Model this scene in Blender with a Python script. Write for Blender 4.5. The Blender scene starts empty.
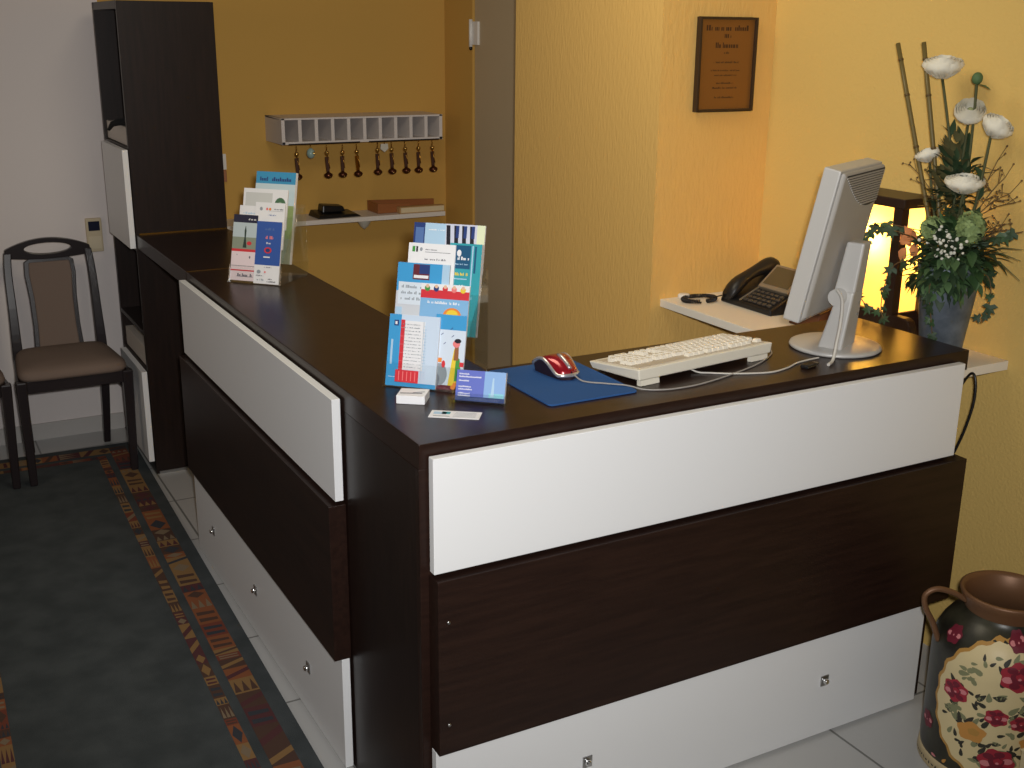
import bpy, bmesh, math, random
from mathutils import Vector, Matrix, Euler
random.seed(7)
C = bpy.context.scene
COL = C.collection
PI = math.pi

# ------------------------------------------------------------------ camera
YAW, PITCH, ROLL = 0.5042, -0.2985, 0.0100
CAM = Vector((-0.8735, -1.9639, 1.8081))
cy, sy, cp, sp = math.cos(YAW), math.sin(YAW), math.cos(PITCH), math.sin(PITCH)
fw = Vector((sy*cp, cy*cp, sp)); rt0 = Vector((cy, -sy, 0)); up0 = rt0.cross(fw)
rt = math.cos(ROLL)*rt0 + math.sin(ROLL)*up0
upv = -math.sin(ROLL)*rt0 + math.cos(ROLL)*up0
cam = bpy.data.cameras.new('camera'); cam.sensor_width = 36.0
cam.lens = 1146.54*36.0/1024.0; cam.clip_start = 0.05
co = bpy.data.objects.new('camera', cam); COL.objects.link(co)
M = Matrix((rt, upv, -fw)).transposed().to_4x4(); M.translation = CAM
co.matrix_world = M
C.camera = co

# ------------------------------------------------------------------ world, lights, exposure
C.view_settings.view_transform = 'Standard'
C.view_settings.look = 'None'
C.view_settings.exposure = 0.0
C.view_settings.gamma = 1.0
C.view_settings.use_curve_mapping = False
C.cycles.transparent_max_bounces = 32
w = bpy.data.worlds.new('world'); C.world = w; w.use_nodes = True
bg = w.node_tree.nodes['Background']
bg.inputs[0].default_value = (1.0, 0.96, 0.91, 1); bg.inputs[1].default_value = 0.050

def lamp(name, kind, loc, energy, color, aim=None, **kw):
    l = bpy.data.lights.new(name, kind); l.energy = energy; l.color = color
    for k, v in kw.items(): setattr(l, k, v)
    o = bpy.data.objects.new(name, l); COL.objects.link(o); o.location = loc
    if aim is not None:
        o.rotation_euler = (Vector(aim)-Vector(loc)).to_track_quat('-Z', 'Y').to_euler()
    return o
# the camera's own flash, just above and right of the lens
fl = CAM + rt*0.05 + upv*0.06
lamp('camera_flash', 'SPOT', fl, 250, (1.0, 0.985, 0.965), aim=fl+fw*3+upv*0.28-rt*0.05, spot_size=math.radians(88), spot_blend=1.0, shadow_soft_size=0.03)
# unseen warm fills, added to brighten walls and counter: overhead and left of rug
lamp('overhead_fill', 'AREA', (0.30, 0.70, 2.7), 14.5, (1.0, 0.88, 0.66), aim=(1.1, 1.0, 0.9), shape='DISK', size=0.9)
lamp('left_fill', 'AREA', (-2.4, 1.1, 2.0), 5.0, (1.0, 0.76, 0.54), aim=(0, 2.4, 1.0), shape='DISK', size=0.6)

# ------------------------------------------------------------------ materials
def s2l(c):
    c = c/255.0
    return c/12.92 if c <= 0.04045 else ((c+0.055)/1.055)**2.4
MATS = {}
def mat(name, rgb, rough=0.5, metal=0.0, spec=0.5, emit=None, estr=1.0, trans=0.0, alpha=1.0, coat=0.0, ior=1.45, lin=False):
    if name in MATS: return MATS[name]
    m = bpy.data.materials.new(name); m.use_nodes = True
    b = m.node_tree.nodes['Principled BSDF']
    c = tuple(rgb) if lin else tuple(s2l(v) for v in rgb)
    b.inputs['Base Color'].default_value = (*c, 1)
    b.inputs['Roughness'].default_value = rough
    b.inputs['Metallic'].default_value = metal
    b.inputs['Specular IOR Level'].default_value = spec
    b.inputs['IOR'].default_value = ior
    b.inputs['Transmission Weight'].default_value = trans
    b.inputs['Alpha'].default_value = alpha
    b.inputs['Coat Weight'].default_value = coat
    if emit is not None:
        b.inputs['Emission Color'].default_value = (*emit, 1)
        b.inputs['Emission Strength'].default_value = estr
    MATS[name] = m
    return m
def nodes(m): return m.node_tree.nodes, m.node_tree.links, m.node_tree.nodes['Principled BSDF']
def texcoord(m, scale=(1,1,1), coord='Object', rot=(0,0,0)):
    N, L, b = nodes(m)
    tc = N.new('ShaderNodeTexCoord'); mp = N.new('ShaderNodeMapping')
    mp.inputs['Scale'].default_value = scale; mp.inputs['Rotation'].default_value = rot
    L.new(tc.outputs[coord], mp.inputs['Vector'])
    return mp.outputs['Vector']
def add_bump(m, scale=(1,1,1), nscale=60, strength=0.3, dist=0.003, detail=3):
    N, L, b = nodes(m)
    v = texcoord(m, scale)
    n = N.new('ShaderNodeTexNoise'); n.inputs['Scale'].default_value = nscale; n.inputs['Detail'].default_value = detail
    L.new(v, n.inputs['Vector'])
    bp = N.new('ShaderNodeBump'); bp.inputs['Strength'].default_value = strength; bp.inputs['Distance'].default_value = dist
    L.new(n.outputs['Fac'], bp.inputs['Height']); L.new(bp.outputs['Normal'], b.inputs['Normal'])
    return m
def add_vary(m, c1, c2, scale=(1,1,1), nscale=5, detail=4, lo=0.35, hi=0.65, lin=False):
    N, L, b = nodes(m)
    v = texcoord(m, scale)
    n = N.new('ShaderNodeTexNoise'); n.inputs['Scale'].default_value = nscale; n.inputs['Detail'].default_value = detail
    L.new(v, n.inputs['Vector'])
    r = N.new('ShaderNodeValToRGB')
    r.color_ramp.elements[0].position = lo; r.color_ramp.elements[1].position = hi
    f = (lambda c: tuple(c)) if lin else (lambda c: tuple(s2l(x) for x in c))
    r.color_ramp.elements[0].color = (*f(c1), 1); r.color_ramp.elements[1].color = (*f(c2), 1)
    L.new(n.outputs['Fac'], r.inputs['Fac']); L.new(r.outputs['Color'], b.inputs['Base Color'])
    return m

def wood(name, grain, c1=(33, 20, 16), c2=(44, 28, 22)):
    m = mat(name, (50, 30, 24), rough=0.36, spec=0.35)
    add_vary(m, c1, c2, scale=grain, nscale=9, detail=6, lo=0.3, hi=0.7)
    return m
WX = wood('wenge_along_x', (0.7, 9, 9))
WY = wood('wenge_along_y', (9, 0.7, 9))
WZ = wood('wenge_upright', (9, 9, 0.7), (27, 18, 15), (37, 25, 21))
WHITE = mat('white_laminate', (232, 233, 234), 0.45)
EDGE = mat('white_edge_band', (238, 239, 240), 0.4)
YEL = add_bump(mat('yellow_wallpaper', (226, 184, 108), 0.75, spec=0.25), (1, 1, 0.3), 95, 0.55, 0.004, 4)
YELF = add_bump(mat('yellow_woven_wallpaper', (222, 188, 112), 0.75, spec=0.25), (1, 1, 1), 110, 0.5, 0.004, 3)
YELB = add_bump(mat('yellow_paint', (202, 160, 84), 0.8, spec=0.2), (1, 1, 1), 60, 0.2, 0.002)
GREYW = add_bump(mat('off_white_paint', (228, 220, 217), 0.8, spec=0.2), (1, 1, 1), 70, 0.2, 0.002)
DOORG = mat('grey_brown_door_paint', (186, 168, 138), 0.6)
METAL = mat('brushed_steel', (190, 190, 190), 0.3, 1.0)
CHROME = mat('chrome', (225, 225, 225), 0.12, 1.0)
BLACK = mat('black_plastic', (22, 22, 24), 0.35)
BRASS = mat('brass', (190, 140, 60), 0.25, 1.0)

# ------------------------------------------------------------------ mesh helpers
class MB:
    def __init__(s): s.v = []; s.f = []; s.m = []; s.sm = []; s.mats = []
    def mi(s, m):
        if m not in s.mats: s.mats.append(m)
        return s.mats.index(m)
    def add(s, vs, fs, m, smooth=False, T=None):
        o = len(s.v)
        for p in vs:
            p = Vector(p)
            s.v.append(tuple(T @ p) if T is not None else tuple(p))
        k = s.mi(m)
        for f in fs: s.f.append([i+o for i in f]); s.m.append(k); s.sm.append(smooth)
        return s
    def box(s, a, b, m, T=None):
        x0, y0, z0 = a; x1, y1, z1 = b
        vs = [(x0,y0,z0),(x1,y0,z0),(x1,y1,z0),(x0,y1,z0),(x0,y0,z1),(x1,y0,z1),(x1,y1,z1),(x0,y1,z1)]
        return s.add(vs, [(0,3,2,1),(4,5,6,7),(0,1,5,4),(1,2,6,5),(2,3,7,6),(3,0,4,7)], m, False, T)
    def hexa(s, lo, hi, m, T=None):            # two quads of four points each, joined
        return s.add(list(lo)+list(hi), [(0,3,2,1),(4,5,6,7),(0,1,5,4),(1,2,6,5),(2,3,7,6),(3,0,4,7)], m, False, T)
    def prism(s, pts, d, m, T=None, smooth=False):   # pts: 3d polygon, extruded along vector d
        n = len(pts); d = Vector(d)
        vs = [Vector(p) for p in pts]+[Vector(p)+d for p in pts]
        fs = [tuple(range(n))[::-1], tuple(range(n, 2*n))]+[(i,(i+1)%n,n+(i+1)%n,n+i) for i in range(n)]
        return s.add(vs, fs, m, smooth, T)
    def quad(s, pts, m, T=None): return s.add(pts, [tuple(range(len(pts)))], m, False, T)
    def lathe(s, prof, m, seg=32, T=None, cap0=True, cap1=True, smooth=True, a0=0, a1=2*PI):
        n = len(prof); vs = []; fs = []
        full = abs(a1-a0-2*PI) < 1e-6
        ns = seg if full else seg+1
        for i in range(ns):
            a = a0+(a1-a0)*i/seg
            for r, z in prof: vs.append((r*math.cos(a), r*math.sin(a), z))
        for i in range(seg):
            j = (i+1) % ns
            for k in range(n-1): fs.append((i*n+k, j*n+k, j*n+k+1, i*n+k+1))
        s.add(vs, fs, m, smooth, T)
        if full:
            if cap0: s.add([(prof[0][0]*math.cos(2*PI*i/seg), prof[0][0]*math.sin(2*PI*i/seg), prof[0][1]) for i in range(seg)], [tuple(range(seg))[::-1]], m, False, T)
            if cap1: s.add([(prof[-1][0]*math.cos(2*PI*i/seg), prof[-1][0]*math.sin(2*PI*i/seg), prof[-1][1]) for i in range(seg)], [tuple(range(seg))], m, False, T)
        return s
    def tube(s, path, r, m, seg=10, smooth=True, T=None, closed=False):
        P = [Vector(p) for p in path]; n = len(P)
        R = r if isinstance(r, (list, tuple)) else [r]*n
        vs = []; fs = []; prev = None
        for i in range(n):
            if closed: t = P[(i+1) % n]-P[i-1]
            else: t = P[min(i+1, n-1)]-P[max(i-1, 0)]
            t.normalize()
            if prev is None:
                a = Vector((0,0,1)) if abs(t.z) < 0.9 else Vector((1,0,0))
                u = t.cross(a).normalized()
            else:
                u = (prev - t*prev.dot(t)).normalized()
            prev = u; v = t.cross(u)
            for k in range(seg):
                a = 2*PI*k/seg
                vs.append(P[i]+(u*math.cos(a)+v*math.sin(a))*R[i])
        for i in range(n if closed else n-1):
            j = (i+1) % n
            for k in range(seg):
                fs.append((i*seg+k, i*seg+(k+1) % seg, j*seg+(k+1) % seg, j*seg+k))
        s.add(vs, fs, m, smooth, T)
        if not closed:
            s.add(vs[:seg], [tuple(range(seg))[::-1]], m, False, T); s.add(vs[-seg:], [tuple(range(seg))], m, False, T)
        return s
    def ball(s, c, r, m, seg=12, rings=8, T=None):
        c = Vector(c); rr = r if isinstance(r, (tuple, list)) else (r, r, r)
        vs = []; fs = []
        for i in range(rings+1):
            th = PI*i/rings
            for k in range(seg):
                a = 2*PI*k/seg
                vs.append(c+Vector((rr[0]*math.sin(th)*math.cos(a), rr[1]*math.sin(th)*math.sin(a), rr[2]*math.cos(th))))
        for i in range(rings):
            for k in range(seg):
                fs.append((i*seg+k, (i+1)*seg+k, (i+1)*seg+(k+1) % seg, i*seg+(k+1) % seg))
        return s.add(vs, fs, m, True, T)
    def build(s, name, parent=None, bevel=0.0, bseg=2, loc=None, rot=None):
        me = bpy.data.meshes.new(name)
        me.from_pydata([tuple(v) for v in s.v], [], s.f)
        for m in s.mats: me.materials.append(m)
        for p, k, sm in zip(me.polygons, s.m, s.sm): p.material_index = k; p.use_smooth = sm
        bm = bmesh.new(); bm.from_mesh(me)
        bmesh.ops.remove_doubles(bm, verts=bm.verts, dist=1e-6)
        bmesh.ops.recalc_face_normals(bm, faces=bm.faces)
        bm.to_mesh(me); bm.free(); me.update()
        o = bpy.data.objects.new(name, me); COL.objects.link(o)
        if parent is not None: o.parent = parent
        if loc is not None: o.location = loc
        if rot is not None: o.rotation_euler = rot
        if bevel:
            b = o.modifiers.new('bevel', 'BEVEL'); b.width = bevel; b.segments = bseg; b.limit_method = 'ANGLE'; b.angle_limit = math.radians(40)
        return o

def tag(o, label, cat, group=None, kind=None):
    o['label'] = label; o['category'] = cat
    if group: o['group'] = group
    if kind: o['kind'] = kind
    return o
def thing(name, label, cat, loc=(0,0,0), rotz=0, group=None):
    o = bpy.data.objects.new(name, None); COL.objects.link(o); o.empty_display_size = 0.05
    o.location = loc; o.rotation_euler = (0,0,rotz)
    return tag(o, label, cat, group)
def struct(mb, name, label=None, cat=None, bevel=0.0):
    o = mb.build(name, bevel=bevel); o['kind'] = 'structure'
    o['label'] = label or name.replace('_', ' '); o['category'] = cat or name.split('_')[0]
    return o
def copy_tree(o, parent=None):
    c = o.copy(); COL.objects.link(c)
    if parent is not None: c.parent = parent
    for ch in list(o.children): copy_tree(ch, c)
    return c
def lab(o, text): o['label'] = text; return o
def TR(loc=(0,0,0), rot=(0,0,0)): return Matrix.Translation(loc) @ Euler(rot).to_matrix().to_4x4()

def smooth_path(pts, n=8):
    P = [Vector(p) for p in pts]; P = [P[0]]+P+[P[-1]]; out = []
    for i in range(1, len(P)-2):
        for k in range(n):
            t = k/n; a, b, c, d_ = P[i-1], P[i], P[i+1], P[i+2]
            out.append(0.5*((2*b)+(c-a)*t+(2*a-5*b+4*c-d_)*t*t+(3*b-a-3*c+d_)*t*t*t))
    out.append(P[-2]); return out

# ------------------------------------------------------------------ the setting
H = 1.02                      # counter height
W, D1, D2 = 1.58, 0.366, 0.4177
LF, LT = 1.906, 2.7245        # end of the side counter, face of the tall cabinet
YB, XR, YA, XC = 3.41, 1.79, 1.09, 1.335   # back wall, right wall, frame wall, projecting wall block
TOP = 2.75

tile = mat('floor_tile', (196, 196, 196), 0.28)
N_, L_, B_ = nodes(tile)
v_ = texcoord(tile)
br = N_.new('ShaderNodeTexBrick'); br.offset = 0.0
br.inputs['Scale'].default_value = 1.0; br.inputs['Brick Width'].default_value = 0.40; br.inputs['Row Height'].default_value = 0.40
br.inputs['Mortar Size'].default_value = 0.004; br.inputs['Mortar Smooth'].default_value = 0.1
br.inputs['Color1'].default_value = (0.50, 0.50, 0.49, 1); br.inputs['Color2'].default_value = (0.53, 0.53, 0.52, 1); br.inputs['Mortar'].default_value = (0.2, 0.2, 0.19, 1)
L_.new(v_, br.inputs['Vector']); L_.new(br.outputs['Color'], B_.inputs['Base Color'])
struct(MB().box((-2.6,-3.2,-0.1),(2.4,3.6,0), tile), 'floor', 'pale grey tiled floor', 'floor')

struct(MB().box((-2.6,YB,0),(0.05,YB+0.12,TOP), GREYW), 'wall_left', 'off-white wall behind the chairs', 'wall')
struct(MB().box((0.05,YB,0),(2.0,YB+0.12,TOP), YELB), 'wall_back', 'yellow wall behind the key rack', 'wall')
struct(MB().box((XR,-3.2,0),(XR+0.12,YA,TOP), YELF), 'wall_right', 'yellow textured wall behind the flowers', 'wall')
struct(MB().box((XC,YA,0),(XR+0.12,2.037,TOP), YEL), 'wall_middle', 'projecting yellow textured wall with the plaque', 'wall')
# side wall beyond the block, with the doorway
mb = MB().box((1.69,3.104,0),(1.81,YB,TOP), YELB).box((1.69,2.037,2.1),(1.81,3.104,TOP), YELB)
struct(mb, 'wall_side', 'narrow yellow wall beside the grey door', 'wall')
d = struct(MB().box((1.70,2.20,0.005),(1.745,3.098,2.098), DOORG), 'door_1', 'grey-brown door with a white hinge', 'door')
h = MB().tube([(1.683,3.108,1.735),(1.683,3.108,1.86)], 0.009, mat('white_plastic', (225,222,218), 0.4), 10)
h.ball((1.683,3.108,1.728), 0.009, BLACK, 8, 6)
h.box((1.6885,3.05,1.745),(1.7,3.108,1.85), mat('white_plastic', (225,222,218)))
h.build('hinge', d)
mb = MB().box((-2.6,YB-0.012,0),(-0.003,YB,0.075), mat('skirting_tile', (190,186,182), 0.35))
struct(mb, 'baseboard_left', 'grey tile skirting under the off-white wall', 'baseboard')

# ------------------------------------------------------------------ rug
rugm = mat('rug_blue_grey', (80, 88, 92), 0.95, spec=0.1)
add_vary(rugm, (66, 71, 73), (78, 83, 85), (1,1,1), 9, 6, 0.35, 0.65); 
N_, L_, B_ = nodes(rugm)
v_ = texcoord(rugm); nn = N_.new('ShaderNodeTexNoise'); nn.inputs['Scale'].default_value = 400
bb = N_.new('ShaderNodeBump'); bb.inputs['Strength'].default_value = 0.6; bb.inputs['Distance'].default_value = 0.004
L_.new(v_, nn.inputs['Vector']); L_.new(nn.outputs['Fac'], bb.inputs['Height']); L_.new(bb.outputs['Normal'], B_.inputs['Normal'])
rc = {k: mat('rug_'+k, c, 0.95, spec=0.1) for k, c in dict(rust=(116,66,54), ochre=(138,108,72), brown=(84,64,56), plum=(88,56,58), cream=(128,112,92), navy=(62,64,70), orange=(134,84,58)).items()}
rng = random.Random(3)
mb = MB()
RY0, RY1, RW = -3.3, 1.16, 0.87      # local y range (local origin at the right edge, y = 2.0)
mb.box((-RW,RY0,0.0005),(0,RY1,0.010), rugm)
def band(mb, a, b, y0, y1, horiz=False):
    """a strip of woven patches between offsets a<b running from y0 to y1"""
    z = 0.0104
    P = (lambda u, v, zz: (v, u, zz)) if horiz else (lambda u, v, zz: (u, v, zz))
    mb.quad([P(a,y0,z),P(b,y0,z),P(b,y1,z),P(a,y1,z)], rc['brown'])
    y = y0; wd = b-a
    while y < y1-0.01:
        h = min(rng.uniform(0.03, 0.11), y1-y)
        c = rng.choice(['rust','ochre','orange','plum','rust','ochre','brown']); k = rng.random()
        zz = z+0.0003
        mb.quad([P(a,y,zz),P(b,y,zz),P(b,y+h,zz),P(a,y+h,zz)], rc[c])
        c2 = rng.choice([q for q in ('navy','cream','brown','ochre','plum') if q != c]); zz += 0.0003
        if k < 0.3:
            n = 3
            for i in range(n):
                u0 = a+wd*(i+0.1)/n; u1 = a+wd*(i+0.9)/n
                mb.quad([P(u0,y+h*0.1,zz),P(u1,y+h*0.1,zz),P((u0+u1)/2,y+h*0.85,zz)], rc[c2])
        elif k < 0.55:
            mb.quad([P(a,y+h*0.1,zz),P(b,y+h*0.55,zz),P(b,y+h*0.85,zz),P(a,y+h*0.4,zz)], rc[c2])
        elif k < 0.8:
            for i in range(2): mb.quad([P(a+wd*0.1,y+h*(0.15+0.42*i),zz),P(b-wd*0.1,y+h*(0.15+0.42*i),zz),P(b-wd*0.1,y+h*(0.32+0.42*i),zz),P(a+wd*0.1,y+h*(0.38+0.42*i),zz)], rc[c2])
        else:
            m_ = (a+b)/2
            mb.quad([P(m_,y+h*0.05,zz),P(b-wd*0.08,y+h*0.5,zz),P(m_,y+h*0.95,zz),P(a+wd*0.08,y+h*0.5,zz)], rc[c2])
        y += h
band(mb, -0.116, -0.046, RY0+0.04, RY1-0.046)
band(mb, -0.176, -0.143, RY0+0.14, RY1-0.143)
band(mb, -0.730, -0.697, RY0+0.14, RY1-0.143)
band(mb, -0.826, -0.756, RY0+0.04, RY1-0.046)
band(mb, RY1-0.116, RY1-0.046, -0.826+0.07, -0.116, True)
band(mb, RY1-0.176, RY1-0.143, -0.697, -0.176, True)
rug = mb.build('rug', loc=(-0.038,2.0,0), rot=(0,0,-math.radians(1.36)))
tag(rug, 'dark blue-grey runner rug with rust and ochre patterned border stripes', 'rug')

# ------------------------------------------------------------------ counters
P1, P2, P3 = 0.027, 0.044, 0.026
ZU0, ZU1, ZB0, ZB1 = 0.742, 0.995, 0.3207, 0.732
def lock_part(parent, c, axis):
    """square steel plate with a round knob; axis 'x' faces -X, 'y' faces -Y"""
    T = TR(c) if axis == 'y' else TR(c, (0,0,-PI/2))
    m = MB().box((-0.013,-0.004,-0.015),(0.013,0,0.015), METAL, T)
    T2 = T @ TR((0,-0.004,0), (PI/2,0,0))
    m.lathe([(0.0085,0),(0.0085,0.006),(0.006,0.010)], CHROME, 16, T2)
    return lab(m.build('lock', parent, 0.001), 'square steel lock plate with chrome knob')
fc = thing('reception_counter', 'front counter unit facing the camera, white panels above and below a dark wood box', 'counter', (0,0,0))
mb = MB().box((0.0,0.002,0.0),(W-0.03,0.022,H-0.054), WX)            # front board
mb.box((W-0.05,0.022,0.0),(W-0.03,D2-0.01,H-0.054), WZ)              # right end board
mb.box((0.0,0.022,0),(0.022,D2,H-0.054), WZ)                         # left side board
mb.box((0.022,0.022,0.45),(W-0.05,D2-0.03,0.47), WX)
mb.build('carcass', fc, 0.0012)
MB().box((0.018,-P1,ZU0),(1.539,-P1+0.021,ZU1), WHITE).build('upper_panel', fc, 0.0012)
mb = MB().box((0.018,-P2,ZB0),(1.572,0.001,ZB1), WX).build('middle_panel', fc, 0.0012)
m2 = MB().box((0.018,-P3,0.010),(1.506,-P3+0.021,ZB0-0.001), WHITE).build('lower_panel', fc, 0.0012)
lock_part(m2, (1.148,-P3,0.174), 'y'); lock_part(m2, (0.407,-P3,0.170), 'y')
for z in (0.636, 0.392):
    MB().lathe([(0.004,0),(0.004,0.001),(0.002,0.0018)], METAL, 12, TR((0.042,-P2,z),(PI/2,0,0))).build('screw', mb)

sc = thing('reception_counter', 'side counter unit running along the rug, with three square locks', 'counter', (0,0.4,0))
sc.location = (0,0,0)
mb = MB().box((0.002,D2+0.002,0),(0.022,LF,H-0.054), WY).box((0.022,LF-0.022,0),(D1-0.01,LF,H-0.054), WZ)
mb.box((0.022,D2+0.01,0.45),(D1-0.02,LF-0.022,0.47), WY)
mb.build('carcass', sc, 0.0012)
DP = 0.4274
MB().box((-P1,DP,ZU0),(-P1+0.021,LF-0.004,ZU1), WHITE).build('upper_panel', sc, 0.0012)
MB().box((-P2,DP,ZB0),(-0.001,LF,ZB1), WY).build('middle_panel', sc, 0.0012)
m2 = MB().box((-P3,DP,0.010),(-P3+0.021,LF,ZB0-0.001), WHITE).build('lower_panel', sc, 0.0012)
for y, z in ((1.665,0.170),(1.178,0.169),(0.692,0.160)): lock_part(m2, (-P3,y,z), 'x')

wt = MB()
pts = [(0,0,0),(W,0,0),(W,D2,0),(D1,D2,0),(D1,LF,0),(0,LF,0)]
WT = wood('wenge_worktop', (2.2, 2.2, 9)); WT.node_tree.nodes['Principled BSDF'].inputs['Roughness'].default_value = 0.3
wt.prism([(x,y,H-0.054) for x,y,z in pts], (0,0,0.054), WT)
tag(wt.build('worktop', bevel=0.0015), 'L-shaped dark wood worktop over both counter units', 'worktop')
flp = thing('counter_flap', 'dark lift-up flap of the counter against the tall cabinet', 'counter flap', (0,0,0))
MB().box((0,LF+0.004,H-0.054),(D1,LT-0.006,H), WT).build('leaf', flp, 0.0015)
lab(MB().box((0.002,LF+0.0005,H-0.008),(D1-0.002,LF+0.0035,H+0.0012), BRASS).build('joint_strip', flp), 'thin brass strip along the joint')
lab(MB().box((0.012,LT-0.0055,H-0.004),(D1-0.004,LT-0.0015,H+0.004), BRASS).build('edge_strip', flp), 'thin brass strip against the cabinet')

# ------------------------------------------------------------------ tall cabinet
tc = thing('tall_cabinet', 'tall dark wood cabinet with open niches and white doors at the end of the counter', 'cabinet', (0.18,2.98,0))
def L(p): return (p[0]-0.18, p[1]-2.98, p[2])
TY1, TT = 3.245, 1.905
mb = MB()
mb.box(L((0,LT,0)), L((D1,LT+0.022,TT)), WZ)
mb.box(L((0,TY1-0.022,0)), L((D1,TY1,TT)), WZ)
mb.box(L((D1-0.01,LT+0.022,0.0)), L((D1,TY1-0.022,TT)), WZ)
for z0, z1 in ((TT-0.03,TT),(1.335,1.357),(0.95,0.97),(0.60,0.618),(0.43,0.45),(0.0,0.06)):
    mb.box(L((0,LT+0.022,z0)), L((D1-0.01,TY1-0.022,z1)), WZ)
mb.build('carcass', tc, 0.0012)
for z0, z1 in ((0.965,1.352),(0.058,0.452)):
    MB().box(L((-0.026,LT+0.002,z0)), L((-0.004,3.165,z1)), WHITE).build('door', tc, 0.0012)
for z0, z1 in ((1.360,1.432),(0.453,0.535)):
    MB().box(L((0.012,LT+0.026,z0)), L((0.25,TY1-0.026,z1)), mat('pale_beige_laminate', (205,196,186), 0.5)).build('inner_drawer', tc, 0.001)
lab(MB().box(L((0.012,LT-0.005,0.0)), L((D1-0.004,LT-0.001,0.012)), METAL).build('plinth_strip', tc), 'bright metal strip along the foot')
cap = MB()
cap.tube([(-0.032,2.93,1.415),(-0.02,2.91,1.438),(0.0,2.88,1.4475),(0.04,2.85,1.450),(0.10,2.83,1.448)], [0.006,0.011,0.014,0.016,0.014], mat('black_cloth', (18,18,20), 0.9), 10)
cap.ball((0.13,2.93,1.447), (0.09,0.08,0.045), mat('black_cloth', (18,18,20)), 14, 8)
tag(cap.build('cap'), 'black cloth cap drooping out of the upper niche of the tall cabinet', 'cap')

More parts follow.
